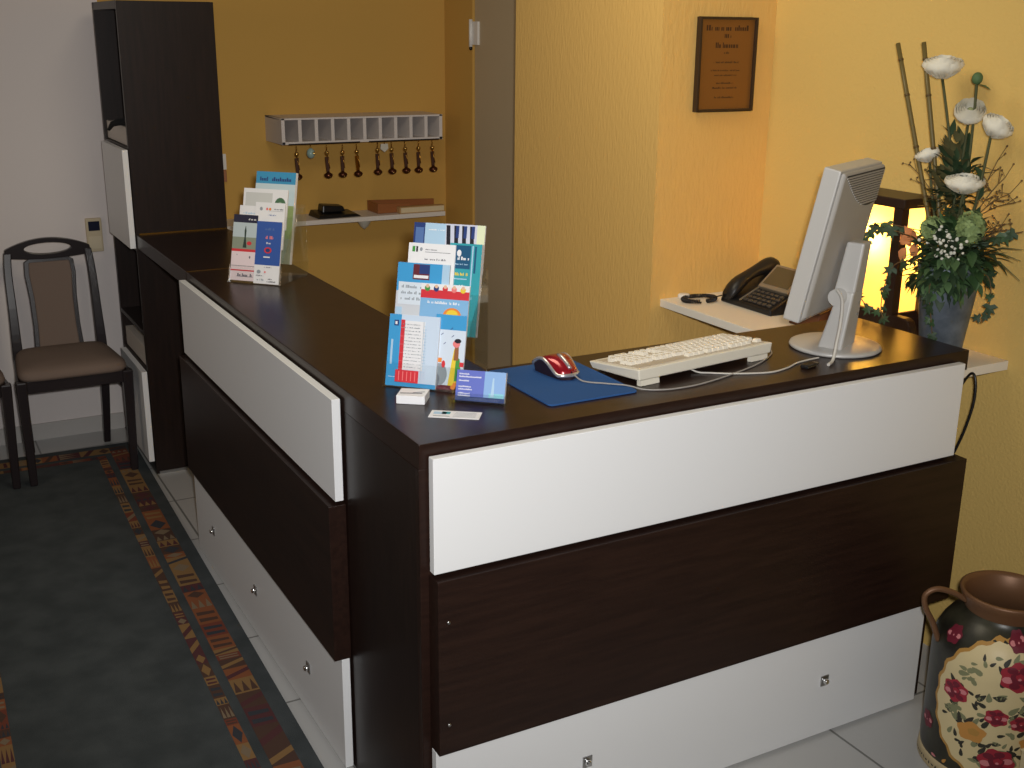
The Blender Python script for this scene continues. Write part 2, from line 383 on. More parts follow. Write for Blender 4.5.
# ------------------------------------------------------------------ chairs
CW = mat('dark_chair_wood', (40, 34, 36), 0.25, spec=0.6)
CF = add_bump(mat('brown_chair_fabric', (124, 108, 98), 0.95, spec=0.1), (1,1,1), 300, 0.5, 0.002)
def chair(loc, label):
    t = thing('dining_chair', label, 'chair', loc, 0, 'dining chairs along the off-white wall')
    # local: front toward -Y, origin on the floor under the seat centre; front legs at x=+-0.205,y=-0.18
    for s in (-1, 1):
        m = MB().hexa([(s*0.20-0.015,-0.200,0),(s*0.20+0.015,-0.200,0),(s*0.20+0.015,-0.172,0),(s*0.20-0.015,-0.172,0)],
                      [(s*0.205-0.021,-0.212,0.445),(s*0.205+0.021,-0.212,0.445),(s*0.205+0.021,-0.170,0.445),(s*0.205-0.021,-0.170,0.445)], CW)
        m.build('leg', t, 0.006)
        # rear leg sweeping up into the back post
        path = [(s*0.160,0.225,0.0),(s*0.168,0.200,0.22),(s*0.172,0.188,0.44),(s*0.170,0.205,0.62),(s*0.168,0.238,0.80),(s*0.160,0.252,0.885)]
        vs = []; fs = []
        wd = [0.014,0.017,0.021,0.018,0.016,0.016]; th = [0.015,0.018,0.022,0.017,0.014,0.013]
        path = smooth_path(path, 5)
        def spread(q): return [q[i//5]+(q[min(i//5+1,5)]-q[i//5])*(i%5)/5 for i in range(26)]
        wd, th = spread(wd), spread(th)
        for (x,y,z), a, b in zip(path, wd, th):
            vs += [(x-a,y-b,z),(x+a,y-b,z),(x+a,y+b,z),(x-a,y+b,z)]
        for i in range(len(path)-1):
            for k in range(4): fs.append((i*4+k, i*4+(k+1)%4, (i+1)*4+(k+1)%4, (i+1)*4+k))
        fs += [(3,2,1,0), tuple(range(len(vs)-4, len(vs)))]
        MB().add(vs, fs, CW).build('leg', t, 0.004)
        MB().tube([(s*0.200,-0.175,0.37),(s*0.192,0.0,0.355),(s*0.176,0.19,0.37)], 0.011, CW, 8).build('stretcher', t)
    fr = MB().box((-0.185,-0.205,0.395),(0.185,-0.185,0.445), CW).box((-0.160,0.185,0.395),(0.160,0.205,0.445), CW)
    for s in (-1, 1): fr.hexa([(s*0.212-0.01,-0.185,0.395),(s*0.212+0.008,-0.185,0.395),(s*0.178+0.008,0.185,0.395),(s*0.178-0.01,0.185,0.395)],
                              [(s*0.212-0.01,-0.185,0.445),(s*0.212+0.008,-0.185,0.445),(s*0.178+0.008,0.185,0.445),(s*0.178-0.01,0.185,0.445)], CW)
    fr.build('seat_frame', t, 0.002)
    # seat cushion: rounded trapezoid with a soft crown
    sm = MB(); n = 44; rings = [(1.0,0.445),(1.02,0.458),(1.0,0.474),(0.93,0.486),(0.75,0.494),(0.4,0.499)]
    def outline(a):
        c, s_ = math.cos(a), math.sin(a); e = 0.30
        x = 0.213*math.copysign(abs(c)**e, c); y = 0.205*math.copysign(abs(s_)**e, s_)
        return x*(0.925-0.075*y/0.205), y-0.012
    vs = []; fs = []
    for k, z in rings:
        for i in range(n):
            x, y = outline(2*PI*i/n); vs.append((x*k, y*k, z))
    for r in range(len(rings)-1):
        for i in range(n): fs.append((r*n+i, r*n+(i+1)%n, (r+1)*n+(i+1)%n, (r+1)*n+i))
    fs.append(tuple(range((len(rings)-1)*n, len(rings)*n))); fs.append(tuple(range(n))[::-1])
    sm.add(vs, fs, CF, True); sm.build('seat', t)
    # back splat: wood rim around a fabric pad, leaning with the posts
    lean = math.atan2(0.07, 0.38)
    T = TR((0, 0.192, 0.47), (-lean, 0, 0))
    def splat(k, y0, y1, z0, z1):
        pts = []
        prof = [(0.0,0.100),(0.10,0.095),(0.22,0.096),(0.32,0.104),(0.375,0.100),(0.388,0.080)]
        L_ = [(-(hw-k), z) for z, hw in prof]; R_ = [((hw-k), z) for z, hw in prof]
        ring = [(x, max(z0, min(z1, z))) for x, z in R_]+[(x, max(z0, min(z1, z))) for x, z in L_[::-1]]
        return [(x, y0, z) for x, z in ring]
    m = MB().prism(splat(0, -0.010, 0, -0.02, 0.388), (0,0.022,0), CW, T); m.build('back_splat', t, 0.003)
    m = MB().prism(splat(0.018, -0.022, 0, 0.0, 0.372), (0,0.014,0), CF, T); m.build('back_pad', t, 0.006)
    # top rail with an oval hand hole
    vs = []; fs = []; n = 48
    for yy in (-0.012, 0.012):
        for i in range(n):
            a = 2*PI*i/n; c, s_ = math.cos(a), math.sin(a)
            tt = c
            xo = 0.172*tt
            zc_ = 1-tt*tt
            z_o = 0.880 if abs(s_) < 1e-6 else (0.897+0.043*zc_ if s_ > 0 else 0.862-0.012*zc_)
            vs.append((xo, yy+0.252, z_o))
            vs.append((0.094*c, yy+0.252, 0.896+0.0235*s_))
    def ix(side, i, k): return side*2*n+2*(i % n)+k
    for i in range(n):
        fs.append((ix(0,i,0),ix(0,i+1,0),ix(0,i+1,1),ix(0,i,1)))
        fs.append((ix(1,i,0),ix(1,i,1),ix(1,i+1,1),ix(1,i+1,0)))
        fs.append((ix(0,i,0),ix(1,i,0),ix(1,i+1,0),ix(0,i+1,0)))
        fs.append((ix(0,i,1),ix(0,i+1,1),ix(1,i+1,1),ix(1,i,1)))
    MB().add(vs, fs, CW).build('top_rail', t, 0.003)
    return t
chair((-0.276,2.985,0.0105), 'dark wood dining chair with brown padded seat and oval hand hole, fully in view')
c2 = copy_tree([o for o in COL.objects if o.name == 'dining_chair'][0])
c2.location = (-0.742,2.985,0.0105)
c2['label'] = 'dark dining chair cut off by the left edge, only its right legs showing'

# ------------------------------------------------------------------ device on the off-white wall
dv = thing('card_switch', 'beige wall box with a dark window above the chair', 'wall switch', (-0.055,YB,0.92))
BG = mat('beige_plastic', (206,190,158), 0.5)
MB().box((-0.034,-0.022,-0.075),(0.034,-0.001,0.075), BG).build('housing', dv, 0.004)
MB().box((-0.024,-0.0245,0.02),(0.024,-0.0215,0.062), mat('dark_blue_plastic', (34,38,58), 0.2)).build('window', dv, 0.001)
MB().box((-0.026,-0.0232,-0.06),(0.026,-0.0218,-0.005), mat('pale_beige_label', (216,202,172), 0.5)).build('label_plate', dv, 0.0005)
# switch peeping out behind the cabinet
ws = thing('wall_switch', 'white switch plate partly hidden behind the tall cabinet', 'wall switch', (0.545,YB,1.19))
MB().box((-0.035,-0.012,-0.01),(0.014,-0.001,0.062), mat('white_plastic', (225,222,218))).build('plate', ws, 0.002)
MB().box((-0.022,-0.018,0.004),(0.004,-0.0115,0.048), mat('white_plastic', (225,222,218))).build('rocker', ws, 0.002)
MB().box((-0.03,-0.016,-0.066),(0.012,-0.001,-0.012), mat('terracotta_plastic', (168,112,78), 0.5)).build('socket', ws, 0.003)

# ------------------------------------------------------------------ key rack and keys
KX0, KX1, KY, KZ0, KZ1 = 0.756, 1.558, 3.166, 1.305, 1.422
kr = thing('key_rack', 'white pigeonhole key rack with ten slots on the yellow wall', 'key rack', (1.17,YB,1.36))
def K(p): return (p[0]-1.17, p[1]-YB, p[2]-1.36)
RWH = mat('rack_white', (216,208,204), 0.5)
RIN = mat('rack_back_board', (200,190,180), 0.6)
mb = MB().box(K((KX0,KY,KZ0)), K((KX1,YB-0.001,KZ0+0.012)), RWH).box(K((KX0,KY,KZ1-0.008)), K((KX1,YB-0.001,KZ1)), RWH)
mb.box(K((KX0,YB-0.012,KZ0)), K((KX1,YB-0.001,KZ1)), RIN)
divx = [KX0+(KX1-KX0-0.016)*i/10 for i in range(11)]
mb.box(K((KX0,KY,KZ0)), K((KX0+0.016,YB-0.001,KZ1)), RWH).box(K((KX1-0.016,KY,KZ0)), K((KX1,YB-0.001,KZ1)), RWH)
mb.build('shelf_body', kr, 0.0008)
for x in divx[1:-1]: MB().box(K((x,KY,KZ0+0.012)), K((x+0.016,YB-0.012,KZ1-0.008)), RWH).build('divider', kr)
mb = MB()
for a, b in ((KX0+0.03,KX0+0.375),(KX0+0.42,KX1-0.02)): mb.box(K((a,KY-0.004,KZ0-0.002)), K((b,KY-0.0005,KZ0+0.004)), BLACK)
mb.build('hook_rail', kr)
LEA = mat('dark_leather', (70,40,26), 0.6)
BRO = mat('dark_bronze', (92,52,34), 0.3, 0.8)
def make_key():
    t = thing('room_key', '', 'key', (0,0,0), 0, 'room keys hanging under the key rack')
    MB().tube([(0,0.0,0.0),(0,-0.004,-0.012),(0,0,-0.022),(0,0.003,-0.028)], 0.0022, BRASS, 6).build('hook', t)
    m = MB().lathe([(0.0015,-0.030),(0.010,-0.034),(0.0115,-0.042),(0.009,-0.050),(0.004,-0.055)], mat('polished_brass', (215,178,104), 0.15, 1.0), 14); m.build('ferrule', t)
    m = MB().hexa([(-0.0075,-0.003,-0.15),(0.0075,-0.003,-0.15),(0.0075,0.003,-0.15),(-0.0075,0.003,-0.15)],
                  [(-0.011,-0.003,-0.062),(0.009,-0.003,-0.062),(0.009,0.003,-0.062),(-0.011,0.003,-0.062)], LEA)
    m.tube([(-0.001,-0.005,-0.055),(0.006,-0.006,-0.10),(0.009,-0.006,-0.125)], 0.0022, BRASS, 6)
    m.build('strap', t)
    MB().lathe([(0.004,-0.140),(0.010,-0.147),(0.021,-0.154),(0.024,-0.163),(0.019,-0.173),(0.008,-0.179),(0.001,-0.180)], BRO, 18).build('weight', t)
    MB().ball((0,-0.022,-0.166), 0.004, mat('polished_brass', (215,178,104)), 8, 6).build('stud', t)
    return t
slot = ['first', 'second', 'third', 'fourth', 'fifth', 'sixth', 'seventh', 'eighth', 'ninth', 'tenth']
keypx = [0.818,None,0.962,1.040,1.109,1.215,1.286,1.355,1.426,1.497]
k0 = make_key(); first = True
notes = {0: 'brass room key with dark weight nearest the left end of the key rack', 2: 'second room key from the left under the rack, right of the glassy tag',
         3: 'room key between the second one from the left and the bright brass one', 4: 'room key with a bright brass strap, left of the gap between the keys',
         5: 'room key just right of the gap, left of the whitish tag', 6: 'room key just right of the whitish tag under the rack',
         7: 'room key third from the right end of the key rack', 8: 'room key second from the right end of the key rack', 9: 'room key at the right end of the key rack'}
for i, x in enumerate(keypx):
    if x is None: continue
    o = k0 if first else copy_tree(k0); first = False
    o.location = (x, KY-0.010, KZ0-0.003-(0.004 if i < 5 else 0)); o['label'] = notes[i]; o.scale = (0.88, 0.88, 0.85)
    o.rotation_euler = (0, random.uniform(-0.05,0.05), 0)
    if i == 4:
        for ch in o.children:
            if ch.name.startswith('strap'):
                ch.data = ch.data.copy(); ch.data.materials[0] = BRASS
                ch['label'] = 'bright brass strap'
gt = thing('key_tag', 'small blue-green glassy key tag under the second slot', 'key tag', (0.886,KY-0.010,KZ0-0.003))
MB().tube([(0,0,0),(0,-0.004,-0.012),(0,0,-0.018)], 0.002, BRASS, 6).build('hook', gt)
MB().lathe([(0.001,-0.062),(0.014,-0.056),(0.020,-0.040),(0.016,-0.024),(0.004,-0.014)], mat('glassy_teal', (150,176,170), 0.1, spec=0.8), 16).build('tag_body', gt)
MB().ball((0.008,-0.018,-0.036), 0.006, mat('polished_brass', (215,178,104)), 8, 6).build('stud', gt)
wtg = thing('key_tag', 'small whitish key tag left of the seventh key', 'key tag', (1.252,KY-0.006,KZ0-0.003))
MB().tube([(0,0,0.0),(0,0,-0.01)], 0.0015, BRASS, 6).build('hook', wtg)
MB().prism([(-0.018,0,-0.008),(0.018,0,-0.008),(0.020,0,-0.032),(0.0,0,-0.048),(-0.020,0,-0.032)], (0,0.003,0), mat('frosted_plastic', (200,196,184), 0.4)).build('tag_body', wtg, 0.001)

# ------------------------------------------------------------------ back shelf and what lies on it
SZ = 0.948
bs = thing('wall_shelf', 'narrow white shelf below the key rack', 'shelf', (1.1,YB,SZ))
SHW = mat('shelf_white', (220,212,204), 0.45)
MB().box((-0.66,-0.21,-0.022),(0.487,-0.001,0), SHW).build('board', bs, 0.0015)
MB().lathe([(0.002,-0.075),(0.02,-0.06),(0.034,-0.035),(0.038,-0.022)], mat('frosted_plastic', (200,196,184)), 20, TR((0.09,-0.12,0))).build('bracket', bs)
tb = thing('cordless_phone', 'black phone on its base lying on the shelf under the keys', 'phone', (1.03,3.29,SZ+0.0005), 0.05)
MB().hexa([(-0.10,-0.07,0),(0.12,-0.07,0),(0.12,0.07,0),(-0.10,0.07,0)], [(-0.09,-0.06,0.016),(0.10,-0.06,0.012),(0.10,0.06,0.02),(-0.09,0.06,0.03)], BLACK).build('base', tb, 0.004)
MB().hexa([(-0.06,-0.02,0.02),(0.06,-0.02,0.02),(0.06,0.05,0.02),(-0.06,0.05,0.02)], [(-0.055,-0.015,0.056),(0.05,-0.015,0.046),(0.05,0.045,0.05),(-0.055,0.045,0.06)], BLACK).build('handset', tb, 0.006)
tx = thing('wooden_tray', 'reddish-brown wooden tray at the right end of the shelf under the keys', 'tray', (1.42,3.325,SZ+0.0005))
TWD = mat('reddish_wood', (150,92,50), 0.5)
MB().box((-0.17,-0.06,0),(0.19,0.07,0.010), TWD).build('bottom', tx, 0.001)
MB().hexa([(-0.17,-0.07,0.001),(0.0,-0.07,0.001),(0.0,-0.058,0.001),(-0.17,-0.058,0.001)], [(-0.17,-0.07,0.050),(0.0,-0.07,0.042),(0.0,-0.058,0.042),(-0.17,-0.058,0.050)], TWD).build('front_side', tx, 0.001)
MB().hexa([(-0.17,0.058,0.01),(0.19,0.058,0.01),(0.19,0.07,0.01),(-0.17,0.07,0.01)], [(-0.17,0.058,0.05),(0.19,0.058,0.038),(0.19,0.07,0.038),(-0.17,0.07,0.05)], TWD).build('rear_side', tx, 0.001)
MB().box((-0.17,-0.058,0.01),(-0.158,0.058,0.049), TWD).build('end_side', tx, 0.001)
bk = thing('notebook', 'pale notebook lying against the wooden tray on the back shelf', 'book', (1.44,3.232,SZ+0.0005), -0.02)
PAP = mat('cream_paper', (214,196,160), 0.8)
MB().box((-0.085,-0.02,0.003),(0.145,0.016,0.028), PAP).build('pages', bk, 0.001)
MB().box((-0.09,-0.022,0.0),(0.148,0.017,0.003), mat('tan_cover', (188,150,100), 0.6)).box((-0.09,-0.022,0.028),(0.148,0.017,0.031), mat('tan_cover', (188,150,100))).box((-0.093,-0.022,0.0),(-0.087,0.017,0.031), mat('tan_cover', (188,150,100))).build('cover', bk, 0.0008)

# ------------------------------------------------------------------ plaque
pq = thing('framed_plaque', 'brown engraved plaque in a thin dark frame on the yellow wall', 'plaque', (1.583,YA,1.711))
FR = mat('plaque_frame', (52,36,24), 0.4)
hw, hh = 0.117, 0.147
mb = MB()
for a, b in (((-hw,-0.022,-hh),(-hw+0.008,-0.001,hh)),((hw-0.008,-0.022,-hh),(hw,-0.001,hh)),((-hw+0.008,-0.022,hh-0.008),(hw-0.008,-0.001,hh)),((-hw+0.008,-0.022,-hh),(hw-0.008,-0.001,-hh+0.008))): mb.box(a, b, FR)
mb.build('frame', pq, 0.001)
pm = mat('bronze_plate', (132,88,40), 0.35, 0.25)
eg = mat('engraving', (62,34,18), 0.6)
mb = MB().box((-hw+0.008,-0.012,-hh+0.008),(hw-0.008,-0.006,hh-0.008), pm)
rg = random.Random(5)
def textline(mb, z, half, hgt, y, m, dens=0.7, x0=None, T=None):
    x = -half if x0 is None else x0; end = half if x0 is None else x0+2*half
    while x < end:
        w_ = rg.uniform(0.5,1.1)*hgt*0.6
        if rg.random() < dens+0.15:
            hh_ = hgt*rg.choice([0.65,0.65,1.0])
            mb.quad([(x,y,z),(x+w_*0.72,y,z),(x+w_*0.72,y,z+hh_),(x,y,z+hh_)], m, T)
        x += w_
for z, hf, hg in ((0.105,0.086,0.017),(0.083,0.012,0.012),(0.052,0.046,0.017),(0.034,0.010,0.007),(0.005,0.05,0.006),(-0.02,0.06,0.005),(-0.035,0.045,0.005),(-0.06,0.035,0.006),(-0.075,0.05,0.006),(-0.105,0.04,0.006)):
    textline(mb, z, hf, hg, -0.01215, eg)
mb.build('plate', pq)

# ------------------------------------------------------------------ brochure holders
ACR = bpy.data.materials.new('clear_acrylic'); ACR.use_nodes = True
N_ = ACR.node_tree.nodes; L_ = ACR.node_tree.links; N_.clear()
out_ = N_.new('ShaderNodeOutputMaterial'); mx_ = N_.new('ShaderNodeMixShader'); tr_ = N_.new('ShaderNodeBsdfTransparent'); gl_ = N_.new('ShaderNodeBsdfGlossy'); lw_ = N_.new('ShaderNodeLayerWeight'); pw_ = N_.new('ShaderNodeMath'); ml_ = N_.new('ShaderNodeMath')
tr_.inputs['Color'].default_value = (0.975, 0.985, 0.98, 1); gl_.inputs['Roughness'].default_value = 0.05; pw_.operation = 'POWER'; pw_.inputs[1].default_value = 4.0; ml_.operation = 'MULTIPLY_ADD'; ml_.inputs[1].default_value = 0.50; ml_.inputs[2].default_value = 0.05
L_.new(lw_.outputs['Facing'], pw_.inputs[0]); L_.new(pw_.outputs[0], ml_.inputs[0]); L_.new(ml_.outputs[0], mx_.inputs[0]); L_.new(tr_.outputs[0], mx_.inputs[1]); L_.new(gl_.outputs[0], mx_.inputs[2]); L_.new(mx_.outputs[0], out_.inputs['Surface'])
INK = mat('printed_ink', (88,88,100), 0.7); PWH = mat('white_paper', (236,236,238), 0.55); 
def col(n, c): return mat('print_'+n, c, 0.45)
LEAN = math.radians(14)
def holder(label, loc, ang, width, tiers, top):
    t = thing('brochure_holder', label, 'brochure holder', loc, ang)
    th = 0.0025
    sl = math.tan(LEAN)
    for (d, zb, zt) in tiers:           # front lip of each pocket
        MB().hexa([(-0.004,d-0.004+zb*sl,zb),(width+0.004,d-0.004+zb*sl,zb),(width+0.004,d-0.004+zb*sl+th,zb),(-0.004,d-0.004+zb*sl+th,zb)],
                  [(-0.004,d-0.004+zt*sl,zt),(width+0.004,d-0.004+zt*sl,zt),(width+0.004,d-0.004+zt*sl+th,zt),(-0.004,d-0.004+zt*sl+th,zt)], ACR).build('pocket', t)
    D = tiers[-1][0]
    yb = D+0.028
    for x in (-0.0065, width+0.004):     # side cheeks, stepped up toward the back
        pts = [(x,-0.008,0)]
        for (d, zb, zt) in tiers:
            pts.append((x, d-0.006+zt*sl, zt))
        pts += [(x, yb+0.040, top),(x, yb+0.040, 0)]
        MB().prism(pts, (th,0,0), ACR).build('side_cheek', t)
    MB().box((-0.004,yb+0.0375,th),(width+0.004,yb+0.040,top), ACR).build('back_sheet', t)
    MB().box((-0.004,-0.006,0),(width+0.004,yb+0.0375,th), ACR).build('base_sheet', t)
    return t
def leaflet(name, label, frame, u0, u1, z0, z1, d, base, draw, thick=0.006, roll=0.0, group=None, cat='brochure'):
    """a leaflet standing in a holder: face spans u0..u1, z0..z1 (vertical heights), depth d; draw(p) paints in 0..1 x 0..1"""
    loc, ang = frame
    wdt, hgt = u1-u0, (z1-z0)/math.cos(LEAN)
    R = Euler((0,0,ang)).to_matrix()
    o_loc = Vector(loc)+R @ Vector(((u0+u1)/2, d+z0*math.tan(LEAN), z0))
    mb = MB().box((-wdt/2,0,0),(wdt/2,thick,hgt), PWH)
    mb.quad([(-wdt/2,-0.0001,0),(wdt/2,-0.0001,0),(wdt/2,-0.0001,hgt),(-wdt/2,-0.0001,hgt)], base)
    lay = [0.0]
    def P(pts, m):
        lay[0] += 1
        y = -0.0001-0.00006*lay[0]
        mb.quad([((u-0.5)*wdt, y, v*hgt) for u, v in pts], m)
    def Rr(a, b, c, dd, m): P([(a,b),(c,b),(c,dd),(a,dd)], m)
    def El(cx, cy_, rx, rz, m, n=18): P([(cx+rx*math.cos(2*PI*i/n), cy_+rz*math.sin(2*PI*i/n)) for i in range(n)], m)
    def Tx(u, v, w_, h_, m, dens=0.75):
        x = u
        while x < u+w_:
            q = rg.uniform(0.5,1.1)*h_*hgt/wdt*0.6
            if rg.random() < dens: Rr(x, v, min(x+q*0.75,u+w_), v+h_*rg.choice([0.65,0.65,1.0]), m)
            x += q
    draw(P, Rr, El, Tx)
    o = mb.build(name, loc=o_loc, rot=Euler((-LEAN, roll, ang)))
    return tag(o, label, cat, group)

NA = (0.0956,0.3979,H+0.0005); NANG = math.radians(-45.5); NF = (Vector(NA)+Vector((0,0,0.003)), NANG)
holder('clear tiered brochure holder at the counter corner by the mouse pad', NA, NANG, 0.182, [(0,0,0.055),(0.04,0.045,0.150),(0.08,0.09,0.20),(0.12,0.12,0.245)], 0.262)
blue = col('sky_blue', (64,158,214)); lblue = col('pale_blue', (176,208,232)); red = col('red', (214,52,62)); white = PWH
dkb = col('navy', (40,62,120)); teal = col('teal', (52,160,172)); dteal = col('deep_teal', (24,84,122)); grey = col('grey', (150,158,166)); orange = col('orange', (236,140,56))
green = col('green', (70,150,70)); yellow = col('yellow', (236,206,60)); black = col('black', (30,28,40)); maroon = col('maroon', (104,40,52)); pink = col('pink', (236,130,130))
G1 = 'brochures in the near holder'
def d_cal(P, R, E, T):
    R(0,0,1,1,col('calendar_sky',(206,222,240))); R(0,0,0.24,1,blue); R(0,0,1,0.06,blue); R(0.06,0.3,0.10,0.65,lblue); R(0.10,0.84,0.19,0.92,dkb); R(0.12,0.86,0.16,0.9,white)
    T(0.04,0.12,0.14,0.012,white)
    R(0.24,0.08,0.32,0.93,red); R(0.32,0.24,0.72,0.92,white)
    for i in range(6):
        R(0.24,0.24+0.115*i,0.32,0.245+0.115*i,pink)
    for i in range(14): T(0.34,0.27+0.046*i,0.36,0.014,grey,0.6)
    R(0.26,0.07,0.72,0.24,red)
    for i in range(5): R(0.325+0.08*i,0.09,0.34+0.08*i,0.22,pink)
    R(0.76,0.10,0.765,0.93,lblue)
    for i in range(18): T(0.78,0.14+0.042*i,0.06,0.014,lblue)
leaflet('brochure', 'pale blue timetable leaflet with a red and white grid, front row left', NF, -0.001,0.122,0.0,0.160,-0.001, lblue, d_cal, roll=0.0, group=G1)
def d_zoo(P, R, E, T):
    R(0,0.8,1,1,blue); R(0,0,1,0.8,col('pale_sky',(214,226,240))); R(0,0.0,1,0.06,maroon)
    E(0.22,0.20,0.26,0.15,grey); E(0.12,0.12,0.13,0.09,col('mid_grey',(120,124,134))); E(0.34,0.34,0.06,0.05,red)
    R(0.0,0.36,0.28,0.42,orange); P([(0.52,0.06),(0.86,0.06),(0.80,0.40),(0.66,0.56),(0.60,0.36)], yellow); P([(0.72,0.12),(0.95,0.14),(0.86,0.42),(0.74,0.46)], green)
    P([(0.66,0.40),(0.82,0.40),(0.80,0.62),(0.68,0.60)], col('brown',(150,96,60))); E(0.72,0.62,0.12,0.05,pink); E(0.76,0.66,0.11,0.03,black); R(0.86,0.32,1,0.38,red); E(0.7,0.04,0.08,0.03,orange)
    for i, (a, b) in enumerate(((0.2,0.72),(0.5,0.8),(0.3,0.6),(0.55,0.7))): P([(a,b),(a+0.08,b+0.03),(a+0.06,b+0.035),(a,b+0.01)], dkb)
    P([(0.66,0.05),(0.86,0.05),(0.8,0.10),(0.72,0.11)], orange)
leaflet('brochure', 'colourful leaflet with a yellow-green figure and grey boulders, front row right', NF, 0.110,0.184,0.0,0.166,0.006, lblue, d_zoo, group=G1)
def d_wide(P, R, E, T):
    R(0,0,1,0.62,col('fog',(206,210,216))); R(0,0.62,1,1,blue); R(0.86,0,1,1,lblue); R(0.30,0.78,0.62,0.985,maroon); R(0.32,0.80,0.60,0.84,white); R(0.42,0.86,0.62,0.98,dkb)
    R(0.04,0.44,0.82,0.74,col('pale_cloud',(218,228,238)))
    T(0.10,0.66,0.6,0.04,grey); T(0.10,0.58,0.5,0.04,grey); T(0.10,0.5,0.4,0.04,grey)
    R(0.02,0.04,0.14,0.40,lblue); R(0.17,0.0,0.56,0.30,white); E(0.34,0.12,0.09,0.05,black); P([(0.42,0.26),(0.50,0.30),(0.56,0.05),(0.50,0.02)], black)
leaflet('brochure', 'wide blue brochure with a maroon badge, second row left', NF, -0.006,0.122,0.100,0.268,0.04, blue, d_wide, group=G1)
def d_red(P, R, E, T):
    R(0,0,1,0.72,col('mid_sky',(132,184,226))); R(0,0.72,1,0.88,red); R(0,0.88,1,1,white)
    for i, c in enumerate((green, dkb, red, pink, yellow)):
        E(0.13+0.185*i,0.91,0.055,0.06,c); E(0.13+0.185*i,0.95,0.035,0.035,col('skin',(230,190,160)))
    T(0.12,0.62,0.7,0.05,white); E(0.68,0.40,0.19,0.16,orange); E(0.68,0.44,0.12,0.08,yellow); P([(0.1,0.1),(0.14,0.3),(0.34,0.28),(0.36,0.1)], col('skin',(230,190,160))); T(0.36,0.2,0.26,0.05,dkb)
leaflet('brochure', 'blue leaflet with a red banner and an orange round badge, second row right', NF, 0.058,0.176,0.110,0.226,0.033, lblue, d_red, group=G1)
def d_letter(P, R, E, T):
    R(0.08,0.84,0.14,0.94,green); R(0.16,0.84,0.20,0.94,black); E(0.27,0.89,0.03,0.035,grey); T(0.36,0.88,0.25,0.02,INK); R(0.36,0.84,0.9,0.848,INK); T(0.36,0.70,0.45,0.035,INK)
    for i in range(5): T(0.1,0.55-0.06*i,0.75,0.02,grey)
leaflet('brochure', 'white letter-style leaflet with small green marks, third row left', NF, 0.002,0.119,0.18,0.306,0.08, PWH, d_letter, group=G1)
def d_teal(P, R, E, T):
    R(0.10,0.48,0.66,0.96,dteal); R(0.78,0.4,0.84,0.95,dteal); R(0.70,0.02,0.74,0.96,lblue); E(0.30,0.80,0.07,0.07,white); T(0.26,0.66,0.36,0.07,white); T(0.14,0.56,0.46,0.03,lblue)
    T(0.1,0.34,0.52,0.06,yellow); R(0.1,0.26,0.6,0.28,lblue); T(0.1,0.12,0.5,0.03,white)
def d_teal2(P, R, E, T):
    f = lambda v: 0.476+0.524*v
    d_teal(lambda pts, m: P([(u_, f(v_)) for u_, v_ in pts], m), lambda a, b, c, dd, m: R(a, f(b), c, f(dd), m), lambda cx, cz, rx, rz, m: E(cx, f(cz), rx, rz*0.524, m), lambda u_, v_, w_, h_, m: T(u_, f(v_), w_, h_*0.524, m))
    T(0.1, 0.40, 0.7, 0.03, lblue); T(0.1, 0.32, 0.6, 0.02, white); T(0.1, 0.26, 0.6, 0.02, white)
leaflet('brochure', 'teal leaflet with a deep blue panel, third row right', NF, 0.103,0.182,0.100,0.310,0.085, teal, d_teal2, thick=0.016, group=G1)
def d_bpale(P, R, E, T):
    R(0,0.0,0.30,1,dkb); R(0.05,0.1,0.27,0.9,col('mid_blue',(86,116,170))); R(0.32,0,1,1,lblue); T(0.40,0.85,0.5,0.03,white)
leaflet('brochure', 'pale blue leaflet with a blue left edge, last row left', NF, -0.004,0.090,0.235,0.346,0.122, lblue, d_bpale, group=G1)
def d_stripe(P, R, E, T):
    R(0,0,0.80,1,col('pale_lilac',(206,210,226)))
    for i in range(4): P([(0.08+0.2*i,0.0),(0.18+0.2*i,0.0),(0.11+0.2*i,0.97),(0.01+0.2*i,0.97)], black)
    for i in range(3): R(0.26+0.2*i,0.72,0.34+0.2*i,0.97,dkb)
    R(0.80,0,1,1,col('pale_lime',(224,232,196)))
leaflet('brochure', 'leaflet with black and white slanted stripes, last row right', NF, 0.078,0.176,0.235,0.347,0.118, PWH, d_stripe, group=G1)

FA = (0.0911,1.6828,H+0.0005); FANG = math.radians(-46.5); FF = (Vector(FA)+Vector((0,0,0.003)), FANG)
holder('clear tiered brochure holder at the far end of the side counter', FA, FANG, 0.177, [(0,0,0.055),(0.04,0.05,0.150),(0.08,0.09,0.20),(0.12,0.12,0.225)], 0.235)
G2 = 'brochures in the far holder'
def d_tower(P, R, E, T):
    R(0,0.88,1,1,col('night',(28,32,60))); T(0.62,0.92,0.3,0.03,white); R(0,0.48,1,0.88,col('mist',(188,202,206))); R(0,0.48,1,0.66,col('park_green',(140,150,132)))
    P([(0.44,0.50),(0.60,0.50),(0.55,0.66),(0.56,0.76),(0.52,0.84),(0.48,0.76),(0.49,0.66)], col('dark_green',(40,60,54))); E(0.7,0.57,0.1,0.03,red)
    R(0,0.44,1,0.48,red); R(0,0,1,0.44,col('blush',(236,218,222))); T(0.2,0.38,0.04,0.02,INK); E(0.76,0.36,0.03,0.02,INK); R(0,0.22,1,0.226,INK); R(0,0.145,1,0.165,red)
    T(0.3,0.06,0.6,0.05,INK); R(0.25,0.06,0.95,0.066,INK)
leaflet('brochure', 'leaflet with a tower picture under a dark band, front row left', FF, -0.004,0.084,0.004,0.210,0.0, PWH, d_tower, group=G2)
